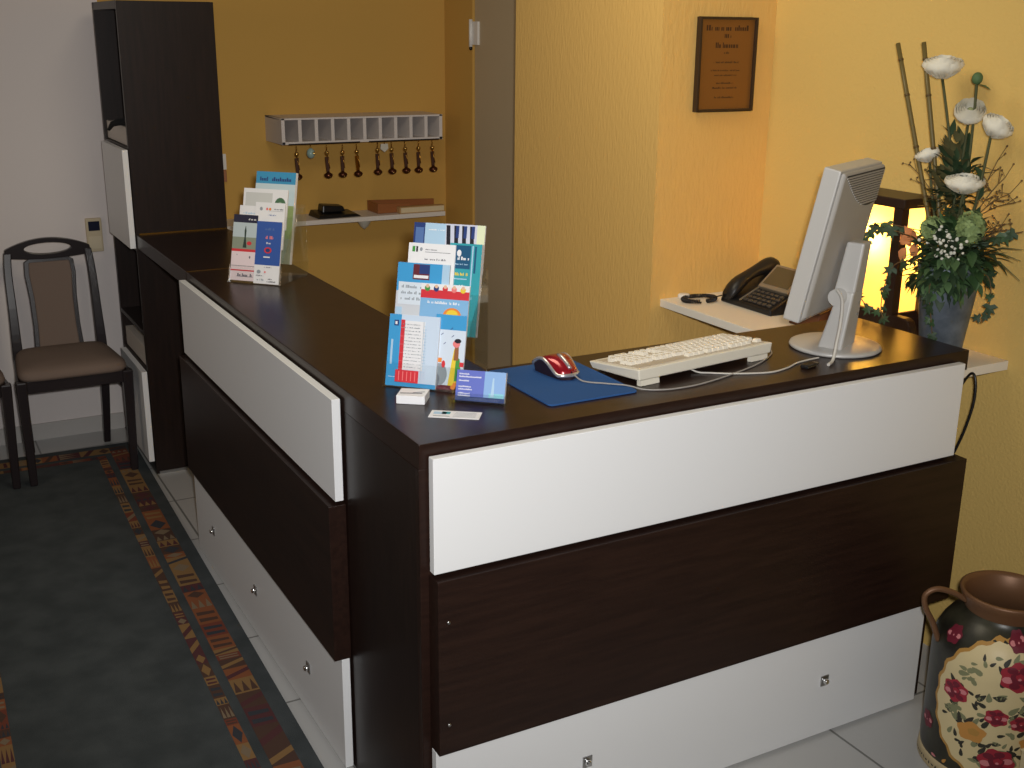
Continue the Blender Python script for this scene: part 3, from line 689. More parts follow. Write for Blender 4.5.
def d_blue(P, R, E, T):
    R(0,0.30,1,1,col('royal_blue',(46,88,168))); T(0.3,0.86,0.4,0.04,col('mid_blue',(86,116,170))); T(0.38,0.72,0.3,0.05,pink); T(0.42,0.64,0.2,0.03,white); E(0.5,0.54,0.15,0.05,red); E(0.5,0.54,0.09,0.03,dkb); R(0.34,0.42,0.6,0.44,white)
    T(0.4,0.26,0.3,0.015,INK); E(0.2,0.19,0.08,0.03,grey); E(0.45,0.19,0.04,0.015,pink); T(0.1,0.12,0.3,0.02,INK); T(0.15,0.05,0.28,0.03,grey); T(0.55,0.03,0.35,0.02,INK); T(0.6,0.07,0.16,0.02,INK)
leaflet('brochure', 'royal blue leaflet with a white foot, front row right', FF, 0.084,0.174,0.0,0.194,-0.004, PWH, d_blue, group=G2)
def d_wb(P, R, E, T):
    R(0,0.0,1,0.72,col('steel_blue',(74,108,160))); T(0.2,0.8,0.6,0.05,lblue)
leaflet('brochure', 'white leaflet with a blue lower field, second row left', FF, -0.010,0.062,0.10,0.232,0.044, PWH, d_wb, group=G2)
def d_l2(P, R, E, T):
    E(0.2,0.86,0.05,0.04,grey); E(0.4,0.86,0.04,0.03,pink); E(0.5,0.86,0.04,0.03,orange); T(0.6,0.85,0.34,0.025,INK); R(0.45,0.82,0.95,0.824,INK); T(0.42,0.72,0.3,0.03,col('mid_blue',(86,116,170)))
leaflet('brochure', 'white leaflet with small round emblems, second row right', FF, 0.050,0.158,0.10,0.246,0.038, PWH, d_l2, group=G2)
def d_land(P, R, E, T):
    R(0.05,0,0.66,0.55,col('far_hills',(150,172,206))); R(0.05,0,0.66,0.25,col('violet_blue',(96,110,170))); R(0.05,0.55,0.66,0.9,col('haze',(206,208,206))); E(0.84,0.60,0.13,0.20,col('leaf_green',(70,110,80))); E(0.84,0.60,0.06,0.09,col('moss',(140,166,140)))
leaflet('brochure', 'white leaflet with a hazy landscape and a green round emblem, third row', FF, -0.020,0.142,0.155,0.282,0.08, PWH, d_land, group=G2)
def d_last(P, R, E, T):
    R(0,0.82,1,1,col('cyan_blue',(58,148,192))); T(0.1,0.86,0.8,0.06,dkb); R(0,0,1,0.82,col('ice',(196,214,220))); R(0.34,0.50,0.72,0.70,col('slate',(90,100,110))); E(0.52,0.60,0.09,0.06,white); R(0.1,0.36,0.8,0.44,yellow); R(0.82,0.0,1,0.5,col('grass',(150,166,110)))
def d_last2(P, R, E, T):
    f = lambda v: 0.274+0.726*v
    d_last(lambda pts, m: P([(u_, f(v_)) for u_, v_ in pts], m), lambda a, b, c, dd, m: R(a, f(b), c, f(dd), m), lambda cx, cz, rx, rz, m: E(cx, f(cz), rx, rz*0.726, m), lambda u_, v_, w_, h_, m: T(u_, f(v_), w_, h_*0.726, m))
    R(0,0,1,0.274,col('sage_grey',(150,156,136)))
leaflet('brochure', 'tall pale leaflet with a cyan heading band, last row', FF, 0.0,0.146,0.04,0.332,0.12, PWH, d_last2, thick=0.014, group=G2)

# ------------------------------------------------------------------ cards at the corner
st = thing('notepad', 'small white block of note paper in front of the near brochure holder', 'notepad', (0.107,0.268,H+0.0005), math.radians(-36))
mb = MB()
MB().box((-0.032,-0.028,0),(0.032,0.028,0.019), PWH).build('paper_block', st, 0.0008)
m = MB().quad([(-0.027,-0.012,0.0193),(0.022,-0.008,0.0193),(0.022,-0.003,0.0193),(-0.027,-0.007,0.0193)], INK); m.quad([(0.0,-0.006,0.01935),(0.026,0.004,0.01935),(0.026,0.009,0.01935),(0.0,-0.001,0.01935)], grey); m.build('print', st)
fy = thing('flyer', 'white card lying flat near the front corner of the counter', 'card', (0.146,0.134,H+0.0004), math.radians(-36))
MB().box((-0.055,-0.023,0),(0.055,0.023,0.0012), PWH).build('card', fy)
m = MB(); zz = 0.0014
def fq(a,b,c,d_,mm): m.quad([(a,b,zz),(c,b,zz),(c,d_,zz),(a,d_,zz)], mm)
fq(-0.048,-0.002,-0.02,0.014,lblue); fq(-0.03,0.0,-0.012,0.016,teal)
for i in range(4): fq(-0.004+0.001*i,-0.013+0.008*i,0.045,-0.011+0.008*i,grey)
fq(-0.046,-0.016,-0.01,-0.012,grey); m.build('print', fy)
ch = thing('business_card_holder', 'clear holder of blue business cards beside the mouse pad', 'card holder', (0.232,0.186,H+0.0005), math.radians(-41.5))
MB().box((-0.06,-0.012,0),(0.06,0.045,0.003), ACR).build('base_sheet', ch)
MB().hexa([(-0.06,-0.012,0.003),(0.06,-0.012,0.003),(0.06,-0.010,0.003),(-0.06,-0.010,0.003)],[(-0.06,-0.010,0.022),(0.06,-0.010,0.022),(0.06,-0.008,0.022),(-0.06,-0.008,0.022)], ACR).build('front_lip', ch)
MB().hexa([(-0.06,0.022,0.003),(0.06,0.022,0.003),(0.06,0.0245,0.003),(-0.06,0.0245,0.003)],[(-0.06,0.042,0.05),(0.06,0.042,0.05),(0.06,0.0445,0.05),(-0.06,0.0445,0.05)], ACR).build('back_sheet', ch)
for s in (-0.0625, 0.06): MB().prism([(s,-0.012,0),(s,-0.010,0.022),(s,0.03,0.024),(s,0.045,0.0)], (0.0025,0,0), ACR).build('side_cheek', ch)
R_ = Euler((0,0,math.radians(-41.5))).to_matrix()
bc = MB(); T_ = TR((0,-0.006,0.004),(-0.35,0,0))
bc.box((-0.056,0,0),(0.056,0.012,0.068), PWH, T_)
cb = col('card_violet_blue',(98,112,196)); cl = col('card_light_blue',(140,178,226))
def bq(a,b,c,d_,mm,k): bc.quad([(a,-0.0002-0.0001*k,b),(c,-0.0002-0.0001*k,b),(c,-0.0002-0.0001*k,d_),(a,-0.0002-0.0001*k,d_)], mm, T_)
bq(-0.056,0,0.056,0.068,cb,0); bq(0.008,0.0,0.056,0.068,cl,1); bq(-0.056,0.0,0.056,0.010,dkb,2); bq(0.02,0.010,0.054,0.020,col('card_aqua',(140,206,220)),3)
bc.quad([(0.024,-0.0007,0.012),(0.032,-0.0007,0.012),(0.030,-0.0007,0.054),(0.027,-0.0007,0.054)], lblue, T_)
for i, (a, z, wl) in enumerate(((-0.05,0.058,0.022),(-0.05,0.052,0.05),(-0.05,0.043,0.022),(-0.05,0.030,0.028),(-0.05,0.024,0.03),(-0.05,0.015,0.026),(-0.05,0.010,0.028))): textline(bc, z, wl/2, 0.0035, -0.0008, white, 0.9, x0=a, T=T_)
o = bc.build('business_card', loc=(0.232,0.186,H+0.0005), rot=(0,0,math.radians(-41.5)))
tag(o, 'blue business card pile standing in the clear card holder', 'business card')

# ------------------------------------------------------------------ mouse pad and mouse
pad = MB(); n = 8
def rrect(x0,y0,x1,y1,r,z,n=6):
    pts = []
    for cx_, cy_, a0 in ((x1-r,y0+r,-PI/2),(x1-r,y1-r,0),(x0+r,y1-r,PI/2),(x0+r,y0+r,PI)):
        for i in range(n+1):
            a = a0+PI/2*i/n; pts.append((cx_+r*math.cos(a), cy_+r*math.sin(a), z))
    return pts
PB = add_bump(mat('mouse_pad_cloth', (46,84,138), 0.85, spec=0.2), (1,1,1), 500, 0.3, 0.001)
pad.prism(rrect(-0.119,-0.149,0.117,0.150,0.012,0.0), (0,0,0.004), PB)
o = pad.build('mouse_pad', loc=(0.474,0.238,H+0.0005), bevel=0.0008)
tag(o, 'blue cloth mouse pad under the red mouse', 'mouse pad')
ms = thing('computer_mouse', 'red and silver computer mouse on the blue pad', 'mouse', (0.492,0.295,H+0.0046), math.radians(4))
ms.scale = (1.12,1.12,1.12)
MR = mat('mouse_red', (150,20,34), 0.2, 0.3, coat=0.6); MS = mat('mouse_silver', (205,200,200), 0.25, 0.7); MD = mat('mouse_dark', (40,26,34), 0.4)
def mouse_ring(v, k=1.0, dz=0.0):
    """cross section at v in 0..1 from the front (-Y) to the rear"""
    y = -0.058+0.116*v
    wx = 0.031*k*(1-0.28*abs(v-0.62)**1.6*2)*min(1, (v/0.10)**0.5 if v < 0.10 else 1)*min(1, ((1-v)/0.12)**0.5 if v > 0.88 else 1)
    zt = 0.012+0.031*math.sin(PI*min(1, (v*0.86+0.10)))**1.2
    return y, max(wx, 0.002), zt+dz
def rimz(v): return 0.009+0.026*max(0.0, math.sin(PI*min(1, max(0, (v-0.12)/0.90))))**1.4
vs = []; fs = []; NV, NS = 22, 16
for i in range(NV+1):
    y, wx, zt = mouse_ring(i/NV)
    for k in range(NS+1):
        a = PI*k/NS; rz_ = min(rimz(i/NV), zt); vs.append((wx*math.cos(a), y, rz_+max(0.0,(zt-rz_))*math.sin(a)**0.7))
for i in range(NV):
    for k in range(NS): fs.append((i*(NS+1)+k, i*(NS+1)+k+1, (i+1)*(NS+1)+k+1, (i+1)*(NS+1)+k))
MB().add(vs, fs, MR, True).build('shell', ms)
vs = []; fs = []
for i in range(NV+1):
    y, wx, zt = mouse_ring(i/NV, 0.9)
    arch = 0.006+0.012*math.sin(PI*min(1, max(0, (i/NV-0.1)/0.9)))
    rz_ = min(rimz(i/NV), zt); vs += [(-wx*0.92,y,0.0),(wx*0.92,y,0.0),(wx*1.08,y,rz_),(-wx*1.08,y,rz_)]
for i in range(NV):
    for k in range(4): fs.append((i*4+k, i*4+(k+1)%4, (i+1)*4+(k+1)%4, (i+1)*4+k))
fs += [(3,2,1,0), tuple(range(NV*4, NV*4+4))]
MB().add(vs, fs, MD, False).build('underside', ms)
rim = []
for s in (-1, 1):
    seq = [(s*mouse_ring(i/20)[1]*1.0, mouse_ring(i/20)[0], min(rimz(i/20), mouse_ring(i/20)[2])+0.0008) for i in range(1, 20)]
    rim.append(seq)
path = rim[0][::-1]+[(0,-0.060,0.011)]+rim[1]
MB().tube(path, 0.0042, MS, 8).build('rim', ms)
strip = [(0, mouse_ring(v)[0], mouse_ring(v)[2]+0.0008) for v in (0.04,0.10,0.17,0.24,0.31,0.38,0.45)]
MB().tube(strip, [0.004,0.0045,0.0045,0.0045,0.0045,0.0045,0.003], MS, 8).build('scroll_strip', ms)
def W2L(o, p):
    return Matrix.Rotation(-o.rotation_euler.z, 3, 'Z') @ (Vector(p)-Vector(o.location))/o.scale.x
CORD = mat('pale_grey_cord', (196,192,184), 0.5)
cpath = [(0.503,0.226,1.036),(0.512,0.200,1.0275),(0.545,0.165,1.0275),(0.583,0.128,1.0275),(0.612,0.095,1.0225),(0.655,0.073,1.0225),(0.70,0.068,1.0225),(0.757,0.072,1.0225),(0.85,0.095,1.0225),(0.98,0.14,1.0225),(1.08,0.20,1.0225),(1.12,0.26,1.0225)]
cm = MB().tube(smooth_path([W2L(ms, p) for p in cpath]), 0.0017, mat('mouse_cord_grey', (150,146,142), 0.4), 6); cm.build('cord', ms)

# ------------------------------------------------------------------ keyboard
KA = math.radians(187.0)
kb = thing('keyboard', 'cream full-size computer keyboard between the mouse pad and the monitor', 'keyboard', (1.036,0.352,H+0.0005), KA)
KC = mat('keyboard_cream', (226,220,204), 0.5); KK = mat('keycap_cream', (232,226,212), 0.45); KW = mat('keyboard_well', (190,178,160), 0.7)
KL, KD = 0.452, 0.182
tilt = math.radians(4.5)
T = TR((0,0,0.004),(tilt,0,0))
mb = MB().hexa([(0.006,0.006,0),(KL-0.006,0.006,0),(KL-0.004,KD-0.003,-0.003),(0.004,KD-0.003,-0.003)], [(0,0,0.018),(KL,0,0.018),(KL,KD,0.024),(0,KD,0.024)], KC, T)
mb.build('case', kb, 0.003)
for a_, b_ in (((0.02,0.012,-0.004),(0.05,0.03,0.001)),((KL-0.05,0.012,-0.004),(KL-0.02,0.03,0.001)),((0.012,KD-0.020,-0.0175),(0.070,KD-0.006,-0.004)),((KL-0.070,KD-0.020,-0.0175),(KL-0.012,KD-0.006,-0.004))): MB().box(a_, b_, KC, T).build('foot', kb)
KT = T @ TR((0,0,0.0185),(math.radians(2),0,0))
MB().box((0.012,0.020,-0.004),(KL-0.012,KD-0.012,0.0012), KW, KT).build('key_well', kb)
cap_cache = {}
def keycap(wk):
    if wk in cap_cache: return cap_cache[wk]
    a, b = wk/2-0.0008, 0.0083; at, bt = a-0.0025, 0.0058
    mb = MB().hexa([(-a,-b,0),(a,-b,0),(a,b,0),(-a,b,0)], [(-at,-bt-0.0005,0.009),(at,-bt-0.0005,0.009),(at,bt+0.0015,0.0085),(-at,bt+0.0015,0.0085)], KK)
    cap_cache[wk] = mb; return mb
u = 0.0183
rows = []
def row(y, spec):     # spec: list of (start_unit, width_units)
    for s, wd in spec: rows.append((s, wd, y))
row(0, [(0,1.5),(1.5,1),(2.5,1.5),(4,6),(10,1.5),(11.5,1),(12.5,1.0),(13.5,1.5),(15.25,1),(16.25,1),(17.25,1),(18.75,2),(20.75,1)])
row(1, [(0,2.25)]+[(2.25+i,1) for i in range(10)]+[(12.25,2.75),(16.25,1)]+[(18.75+i,1) for i in range(3)]+[(21.75,1)])
row(2, [(0,1.75)]+[(1.75+i,1) for i in range(11)]+[(12.75,2.25)]+[(18.75+i,1) for i in range(3)])
row(3, [(0,1.5)]+[(1.5+i,1) for i in range(12)]+[(13.5,1.5)]+[(15.25+i,1) for i in range(3)]+[(18.75+i,1) for i in range(4)])
row(4, [(i,1) for i in range(13)]+[(13,2)]+[(15.25+i,1) for i in range(3)]+[(18.75+i,1) for i in range(4)])
row(5.35, [(0,1)]+[(2+i,1) for i in range(4)]+[(6.5+i,1) for i in range(4)]+[(11+i,1) for i in range(4)]+[(15.25+i,1) for i in range(3)])
meshes = {}
for s, wd, y in rows[:100]:
    x = 0.018+(s+wd/2)*u; yy = 0.036+y*u*1.20
    key_ = round(wd*u, 5)
    M_ = KT @ TR((x, yy, 0.001))
    if key_ not in meshes:
        o = keycap(key_).build('key', kb); meshes[key_] = o.data
    else:
        o = bpy.data.objects.new('key', meshes[key_]); COL.objects.link(o); o.parent = kb
    o.matrix_local = M_
kpath = [(0.79,0.19,1.036),(0.805,0.155,1.024),(0.83,0.135,1.0225),(0.885,0.100,1.0225),(0.965,0.072,1.0225),(1.03,0.083,1.0225),(1.08,0.105,1.0225),(1.13,0.115,1.0225),(1.165,0.118,1.0225)]
MB().tube(smooth_path([W2L(kb, p) for p in kpath]), 0.0023, CORD, 6).build('cord', kb)
us = thing('cord_adapter', 'small dark adapter plug on the counter beside the monitor foot', 'adapter', (1.085,0.068,H+0.0005), 0.25)
MB().box((-0.022,-0.011,0),(0.022,0.011,0.010), BLACK).build('housing', us, 0.003)
MB().box((0.022,-0.007,0.002),(0.034,0.007,0.008), METAL).build('plug', us, 0.0005)
MB().box((-0.02,-0.0118,0.004),(0.02,-0.0108,0.006), METAL).build('trim', us)

# ------------------------------------------------------------------ monitor
mo = thing('monitor', 'silver-grey flat monitor on a round foot, seen from behind', 'monitor', (1.283,0.184,H+0.0005), math.radians(25))
SG = mat('monitor_silver', (196,194,190), 0.4, 0.15); SB = add_bump(mat('monitor_back_grey', (176,172,166), 0.6, 0.05), (1,1,1), 350, 0.35, 0.001); SD = mat('vent_dark', (60,58,56), 0.7)
MB().lathe([(0.115,0),(0.119,0.004),(0.117,0.009),(0.110,0.012),(0.05,0.017),(0.0005,0.018)], SG, 56).build('foot', mo)
tl = math.atan2(0.075, 0.385)
PT = TR((-0.034,0.078,0.100),(tl,0,0))       # panel: local z up along the panel, y toward the screen side is +
PWD, PH_ = 0.145, 0.392
mb = MB().box((-PWD,-0.044,0),(PWD,0.0,PH_), SG, PT); mb.build('bezel', mo, 0.004)
MB().box((-PWD+0.018,0.0002,0.03),(PWD-0.018,0.0012,PH_-0.018), mat('screen_black', (12,13,16), 0.15), PT).build('screen', mo)
# back shell: bulges out, chamfered all round
lo = [(-PWD+0.002,-0.044,0.003),(PWD-0.002,-0.044,0.003),(PWD-0.002,-0.044,PH_-0.003),(-PWD+0.002,-0.044,PH_-0.003)]
hi = [(-PWD+0.008,-0.056,0.018),(PWD-0.008,-0.056,0.018),(PWD-0.006,-0.056,PH_-0.006),(-PWD+0.006,-0.056,PH_-0.006)]
bsh = MB().hexa(lo, hi, SB, PT).build('back_shell', mo, 0.006, 3)
# curved vent field at the top of the back
mb = MB(); n = 20
vs = []
for i in range(n+1):
    x = -0.128+0.264*i/n; zlo = PH_-0.014-0.090*math.sin(PI*0.62*i/n)
    vs.append((x, -0.0566, zlo)); 
    vs.append((x, -0.0566, PH_-0.010))
fs = [(2*i,2*i+2,2*i+3,2*i+1) for i in range(n)]
mb.add(vs, fs, SD, False, PT).build('vent_field', bsh)
mb = MB()
for j in range(13):
    z = PH_-0.016-0.0066*j
    k_ = min(1.0, max(0.0, (PH_-0.014-z)/0.090))
    x0_ = -0.128+0.264*math.asin(k_)/(PI*0.62)
    if x0_ < 0.132: mb.box((x0_,-0.0582,z-0.0019),(0.136,-0.0562,z+0.0019), SB, PT)
mb.build('vent_slats', bsh)
# stand: lower neck and hinge arm
NT = TR((-0.030,0,0))
MB().hexa([(-0.048,-0.045,0.012),(0.048,-0.045,0.012),(0.048,0.02,0.012),(-0.048,0.02,0.012)], [(-0.034,-0.060,0.165),(0.034,-0.060,0.165),(0.034,-0.018,0.165),(-0.034,-0.018,0.165)], SG, NT).build('neck', mo, 0.006, 3)
MB().hexa([(-0.032,-0.060,0.160),(0.032,-0.060,0.160),(0.032,-0.005,0.160),(-0.032,-0.005,0.160)], [(-0.026,-0.072,0.290),(0.026,-0.072,0.290),(0.026,-0.025,0.290),(-0.026,-0.025,0.290)], SG, NT).build('hinge_arm', mo, 0.006, 3)
MB().tube([(-0.055,-0.022,0.150),(0.055,-0.022,0.150)], 0.022, SG, 16, T=NT).build('hinge', mo)
for z in (0.13, 0.10): MB().lathe([(0.004,0),(0.004,0.0015)], METAL, 10, NT @ TR((0.02,-0.060+(0.165-z)*0.09,z),(PI/2,0,0))).build('screw', mo)
cb_ = smooth_path([(-0.088,-0.024,0.172),(-0.100,-0.044,0.150),(-0.118,-0.052,0.10),(-0.138,-0.054,0.05),(-0.158,-0.056,0.010),(-0.190,-0.057,0.0045)])
lab(MB().tube(cb_, 0.0042, CORD, 8).build('cable', mo), 'pale grey cable hanging down the stand')

# ------------------------------------------------------------------ right wall shelf
RZ = 0.955
rs = thing('wall_shelf', 'white shelf along the right wall under lamp, phone and flower bucket', 'shelf', (1.6,0.55,RZ))
SW2 = mat('cream_white_shelf', (232,226,214), 0.45)
MB().box((1.375-1.6,0.035-0.55,-0.026),(XR-1.6-0.001,YA-0.55-0.001,0), SW2).build('board', rs, 0.0015)
for y in (0.96, 0.2): MB().hexa([(1.42-1.6,y-0.55-0.012,-0.034),(XR-1.6-0.001,y-0.55-0.012,-0.10),(XR-1.6-0.001,y-0.55+0.012,-0.10),(1.42-1.6,y-0.55+0.012,-0.034)],[(1.42-1.6,y-0.55-0.012,-0.0265),(XR-1.6-0.001,y-0.55-0.012,-0.0265),(XR-1.6-0.001,y-0.55+0.012,-0.0265),(1.42-1.6,y-0.55+0.012,-0.0265)], SW2).build('bracket', rs, 0.002)
RZ += 0.0006
pk = MB().lathe([(0.018,0),(0.021,0.003),(0.021,0.012),(0.017,0.016),(0.0005,0.0165)], mat('white_plastic', (225,222,218)), 24)
tag(pk.build('bell_push', loc=(1.450,1.058,RZ)), 'small round white button box at the far corner of the right shelf', 'button')

# desk phone: user side is -X, handset on the +Y side
ph = thing('desk_phone', 'black office phone with a display standing on the right shelf', 'phone', (1.538,0.855,RZ), -PI/2)
# local: +x along the user's right (world -Y), +y away from the user (world +X)
PHB = mat('phone_black', (26,25,26), 0.4); PHS = mat('phone_silver', (140,128,110), 0.4, 0.2)
mb = MB().hexa([(-0.12,0,0),(0.13,0,0),(0.13,0.17,0),(-0.12,0.17,0)], [(-0.115,0.0,0.018),(0.125,0.0,0.018),(0.125,0.165,0.092),(-0.115,0.165,0.092)], PHB); mb.build('base', ph, 0.004)
sl = math.atan2(0.074, 0.165)
FT = TR((0,0,0.019),(sl,0,0))
DT = FT @ TR((0,0.085,0.002),(math.radians(16),0,0)) @ TR((0,-0.085,0))
MB().box((-0.02,0.085,-0.02),(0.122,0.185,0.012), PHS, DT).build('display_frame', ph, 0.003); dfr = [c_ for c_ in ph.children if c_.name.startswith('display_frame')][0]
MB().box((-0.008,0.100,0.0125),(0.110,0.175,0.0135), mat('display_glass', (88,78,58), 0.15), DT).build('display', dfr)
for r_ in range(4):
    for c_ in range(6):
        MB().box((-0.014+0.0225*c_,0.010+0.018*r_,0.0),(0.002+0.0225*c_,0.021+0.018*r_,0.006), mat('phone_key_grey', (70,66,62), 0.4), FT).build('key', ph, 0.001)
hs = []
for t_ in range(13):
    v = t_/12; yv = -0.012+0.205*v
    hs.append(Vector((-0.075, yv, 0.040+0.020*math.sin(PI*v)))) 
vs = []; fs = []; wd = [0.022,0.029,0.030,0.028,0.025,0.023,0.022,0.023,0.025,0.028,0.030,0.029,0.022]; tk = [0.016,0.026,0.028,0.026,0.022,0.020,0.019,0.020,0.022,0.026,0.028,0.026,0.016]
n = 14
for P_, a, b in zip(hs, wd, tk):
    for k in range(n):
        an = 2*PI*k/n; vs.append((P_.x+a*math.cos(an), P_.y*0.98, P_.z+b*math.sin(an)+P_.y*0.42-0.004))
for i in range(12):
    for k in range(n): fs.append((i*n+k, i*n+(k+1)%n, (i+1)*n+(k+1)%n, (i+1)*n+k))
fs += [tuple(range(n))[::-1], tuple(range(12*n, 13*n))]
MB().add(vs, fs, PHB, True).build('handset', ph)
MB().box((-0.028,0.004,0.0),(-0.024,0.175,0.004), PHS, FT).build('trim_strip', ph)
coil = []
N_c = 720
for i in range(N_c+1):
    t_ = i/N_c; a = 2*PI*t_*0.94
    c_ = Vector((-0.150+0.040*math.cos(a), -0.065+0.060*math.sin(a), 0.008))
    k = 2*PI*60*t_; out = Vector((math.cos(a), math.sin(a), 0))
    coil.append(c_+out*0.0055*math.cos(k)+Vector((0,0,0.0055*math.sin(k))))
coil = [Vector((-0.10,-0.008,0.024)), Vector((-0.125,-0.04,0.012))]+coil
MB().tube(coil, 0.0021, PHB, 5).build('spiral_cord', ph)

bx = thing('letter_box', 'low dark brown wooden desk box behind the monitor stand', 'box', (1.585,0.585,RZ))
DB = mat('dark_brown_box', (92,56,34), 0.45)
MB().hexa([(-0.05,-0.06,0),(0.14,-0.06,0),(0.14,0.055,0),(-0.05,0.055,0)], [(-0.03,-0.06,0.045),(0.14,-0.06,0.085),(0.14,0.055,0.085),(-0.03,0.055,0.045)], DB).build('body', bx, 0.003)
MB().hexa([(-0.040,-0.066,0.0435),(0.142,-0.066,0.0862),(0.142,0.061,0.0862),(-0.040,0.061,0.0435)], [(-0.040,-0.066,0.0515),(0.142,-0.066,0.0942),(0.142,0.061,0.0942),(-0.040,0.061,0.0515)], mat('dark_brown_lid', (66,40,26), 0.4)).build('lid', bx, 0.002)

# ------------------------------------------------------------------ table lamp
lp = thing('table_lamp', 'square dark-framed lantern lamp glowing yellow on the right shelf', 'lamp', (1.716,0.450,RZ))
DKW = mat('lamp_dark_wood', (44,28,20), 0.4)
a = 0.056; bY = 0.098; FH = 0.078
for sx in (-1,1):
    MB().prism([(sx*a-0.014,-0.184,0.0),(sx*a-0.014,0.184,0.0),(sx*a-0.014,0.184,FH-0.020),(sx*a-0.014,0.176,FH-0.006),(sx*a-0.014,0.162,FH),(sx*a-0.014,-0.162,FH),(sx*a-0.014,-0.176,FH-0.006),(sx*a-0.014,-0.184,FH-0.020)], (0.028,0,0), DKW).build('foot', lp, 0.003)
for sy_ in (-1,1): MB().box((-a+0.014,sy_*bY-0.008,0.012),(a-0.014,sy_*bY+0.008,FH), DKW).build('cross_bar', lp, 0.002)
LH = 0.384
for sx in (-1,1):
    for sy_ in (-1,1):
        MB().box((sx*a-0.014,sy_*bY-0.016,FH),(sx*a+0.014,sy_*bY+0.016,LH), DKW).build('post', lp, 0.001)
MB().hexa([(-0.0725,-0.122,LH),(0.0725,-0.122,LH),(0.0725,0.122,LH),(-0.0725,0.122,LH)], [(-0.070,-0.118,LH+0.027),(0.070,-0.118,LH+0.027),(0.070,0.118,LH+0.027),(-0.070,0.118,LH+0.027)], DKW).build('top_board', lp, 0.003)
GLOW = bpy.data.materials.new('lamp_paper'); GLOW.use_nodes = True
N_ = GLOW.node_tree.nodes; L_ = GLOW.node_tree.links; N_.clear()
out_ = N_.new('ShaderNodeOutputMaterial'); ad_ = N_.new('ShaderNodeAddShader'); tl_ = N_.new('ShaderNodeBsdfTranslucent'); em_ = N_.new('ShaderNodeEmission')
tl_.inputs['Color'].default_value = (0.60, 0.46, 0.18, 1); em_.inputs['Color'].default_value = (1.0, 0.47, 0.08, 1); em_.inputs['Strength'].default_value = 1.5
L_.new(tl_.outputs[0], ad_.inputs[0]); L_.new(em_.outputs[0], ad_.inputs[1]); L_.new(ad_.outputs[0], out_.inputs['Surface'])
pmb = MB()
for sx in (-1,1): pmb.quad([(sx*a,-bY+0.016,FH),(sx*a,bY-0.016,FH),(sx*a,bY-0.016,LH),(sx*a,-bY+0.016,LH)], GLOW)
for sy_ in (-1,1): pmb.quad([(-a+0.014,sy_*bY,FH),(a-0.014,sy_*bY,FH),(a-0.014,sy_*bY,LH),(-a+0.014,sy_*bY,LH)], GLOW)
lab(pmb.build('paper_shade', lp), 'glowing yellow paper panes')
MB().tube([(0,0,FH),(0,0,0.262)], 0.012, mat('white_plastic', (225,222,218)), 12).build('bulb_holder', lp); bho = lp.children[-1] if False else [c_ for c_ in lp.children if c_.name.startswith('bulb_holder')][0]
lab(MB().ball((0,0,0.285), 0.026, mat('lamp_bulb', (255,230,170), 0.5, emit=(1.0,0.70,0.22), estr=160), 16, 12).build('bulb', bho), 'glowing bulb')

# ------------------------------------------------------------------ flower bucket and flowers
VX, VY = 1.672, 0.172
vz = RZ
vb = thing('flower_bucket', 'tapered blue-grey zinc bucket holding the flower arrangement', 'vase', (VX,VY,vz))
ZN = mat('zinc', (122,132,146), 0.5, 0.35); add_vary(ZN, (84,94,106), (122,132,144), (1,1,1), 22, 5, 0.3, 0.7)
MB().lathe([(0.0005,0.006),(0.050,0.006),(0.052,0.0),(0.055,0.004),(0.084,0.245),(0.087,0.250),(0.085,0.254),(0.080,0.250),(0.076,0.215),(0.0005,0.213)], ZN, 40, cap0=False, cap1=False).build('bucket', vb)
MB().lathe([(0.0785,0.205),(0.0785,0.222),(0.05,0.236),(0.0005,0.242)], mat('moss_filling', (52,62,40), 0.95), 24).build('moss', vb)
PET = mat('petal_white', (230,225,208), 0.7); GRN = mat('stem_green', (74,78,48), 0.7); DGR = mat('leaf_dark', (46,66,42), 0.6); IVY = mat('ivy_green', (54,80,46), 0.5); MGR = mat('leaf_mid', (82,110,70), 0.65)
TWG = mat('twig_brown', (104,82,52), 0.8)
base = Vector((VX, VY, vz+0.235))
def stem_path(p, bend=0.03, n=6, b0=None):
    b = b0 if b0 is not None else base+Vector((random.uniform(-0.04,0.04), random.uniform(-0.04,0.04), 0))
    p = Vector(p); side = Vector((random.uniform(-1,1), random.uniform(-1,1), 0))*bend
    return [b.lerp(p, i/n)+side*math.sin(PI*i/n) for i in range(n+1)]
def leaf_shape(mb, p, d, up, ln, wd, m, curl=0.2):
    """pointed leaf from p along d"""
    d = Vector(d).normalized(); s = d.cross(Vector(up)).normalized(); u_ = s.cross(d)
    vs = []
    prof = [(0,0.02),(0.2,0.7),(0.45,1.0),(0.7,0.7),(1.0,0.02)]
    for t_, k in prof:
        c_ = Vector(p)+d*ln*t_-u_*curl*ln*t_*t_
        vs += [c_-s*wd*k*0.5+u_*0.12*wd*k, c_, c_+s*wd*k*0.5+u_*0.12*wd*k]
    fs = []
    for i in range(len(prof)-1):
        for k in range(2): fs.append((i*3+k, i*3+k+1, (i+1)*3+k+1, (i+1)*3+k))
    mb.add(vs, fs, m, True)
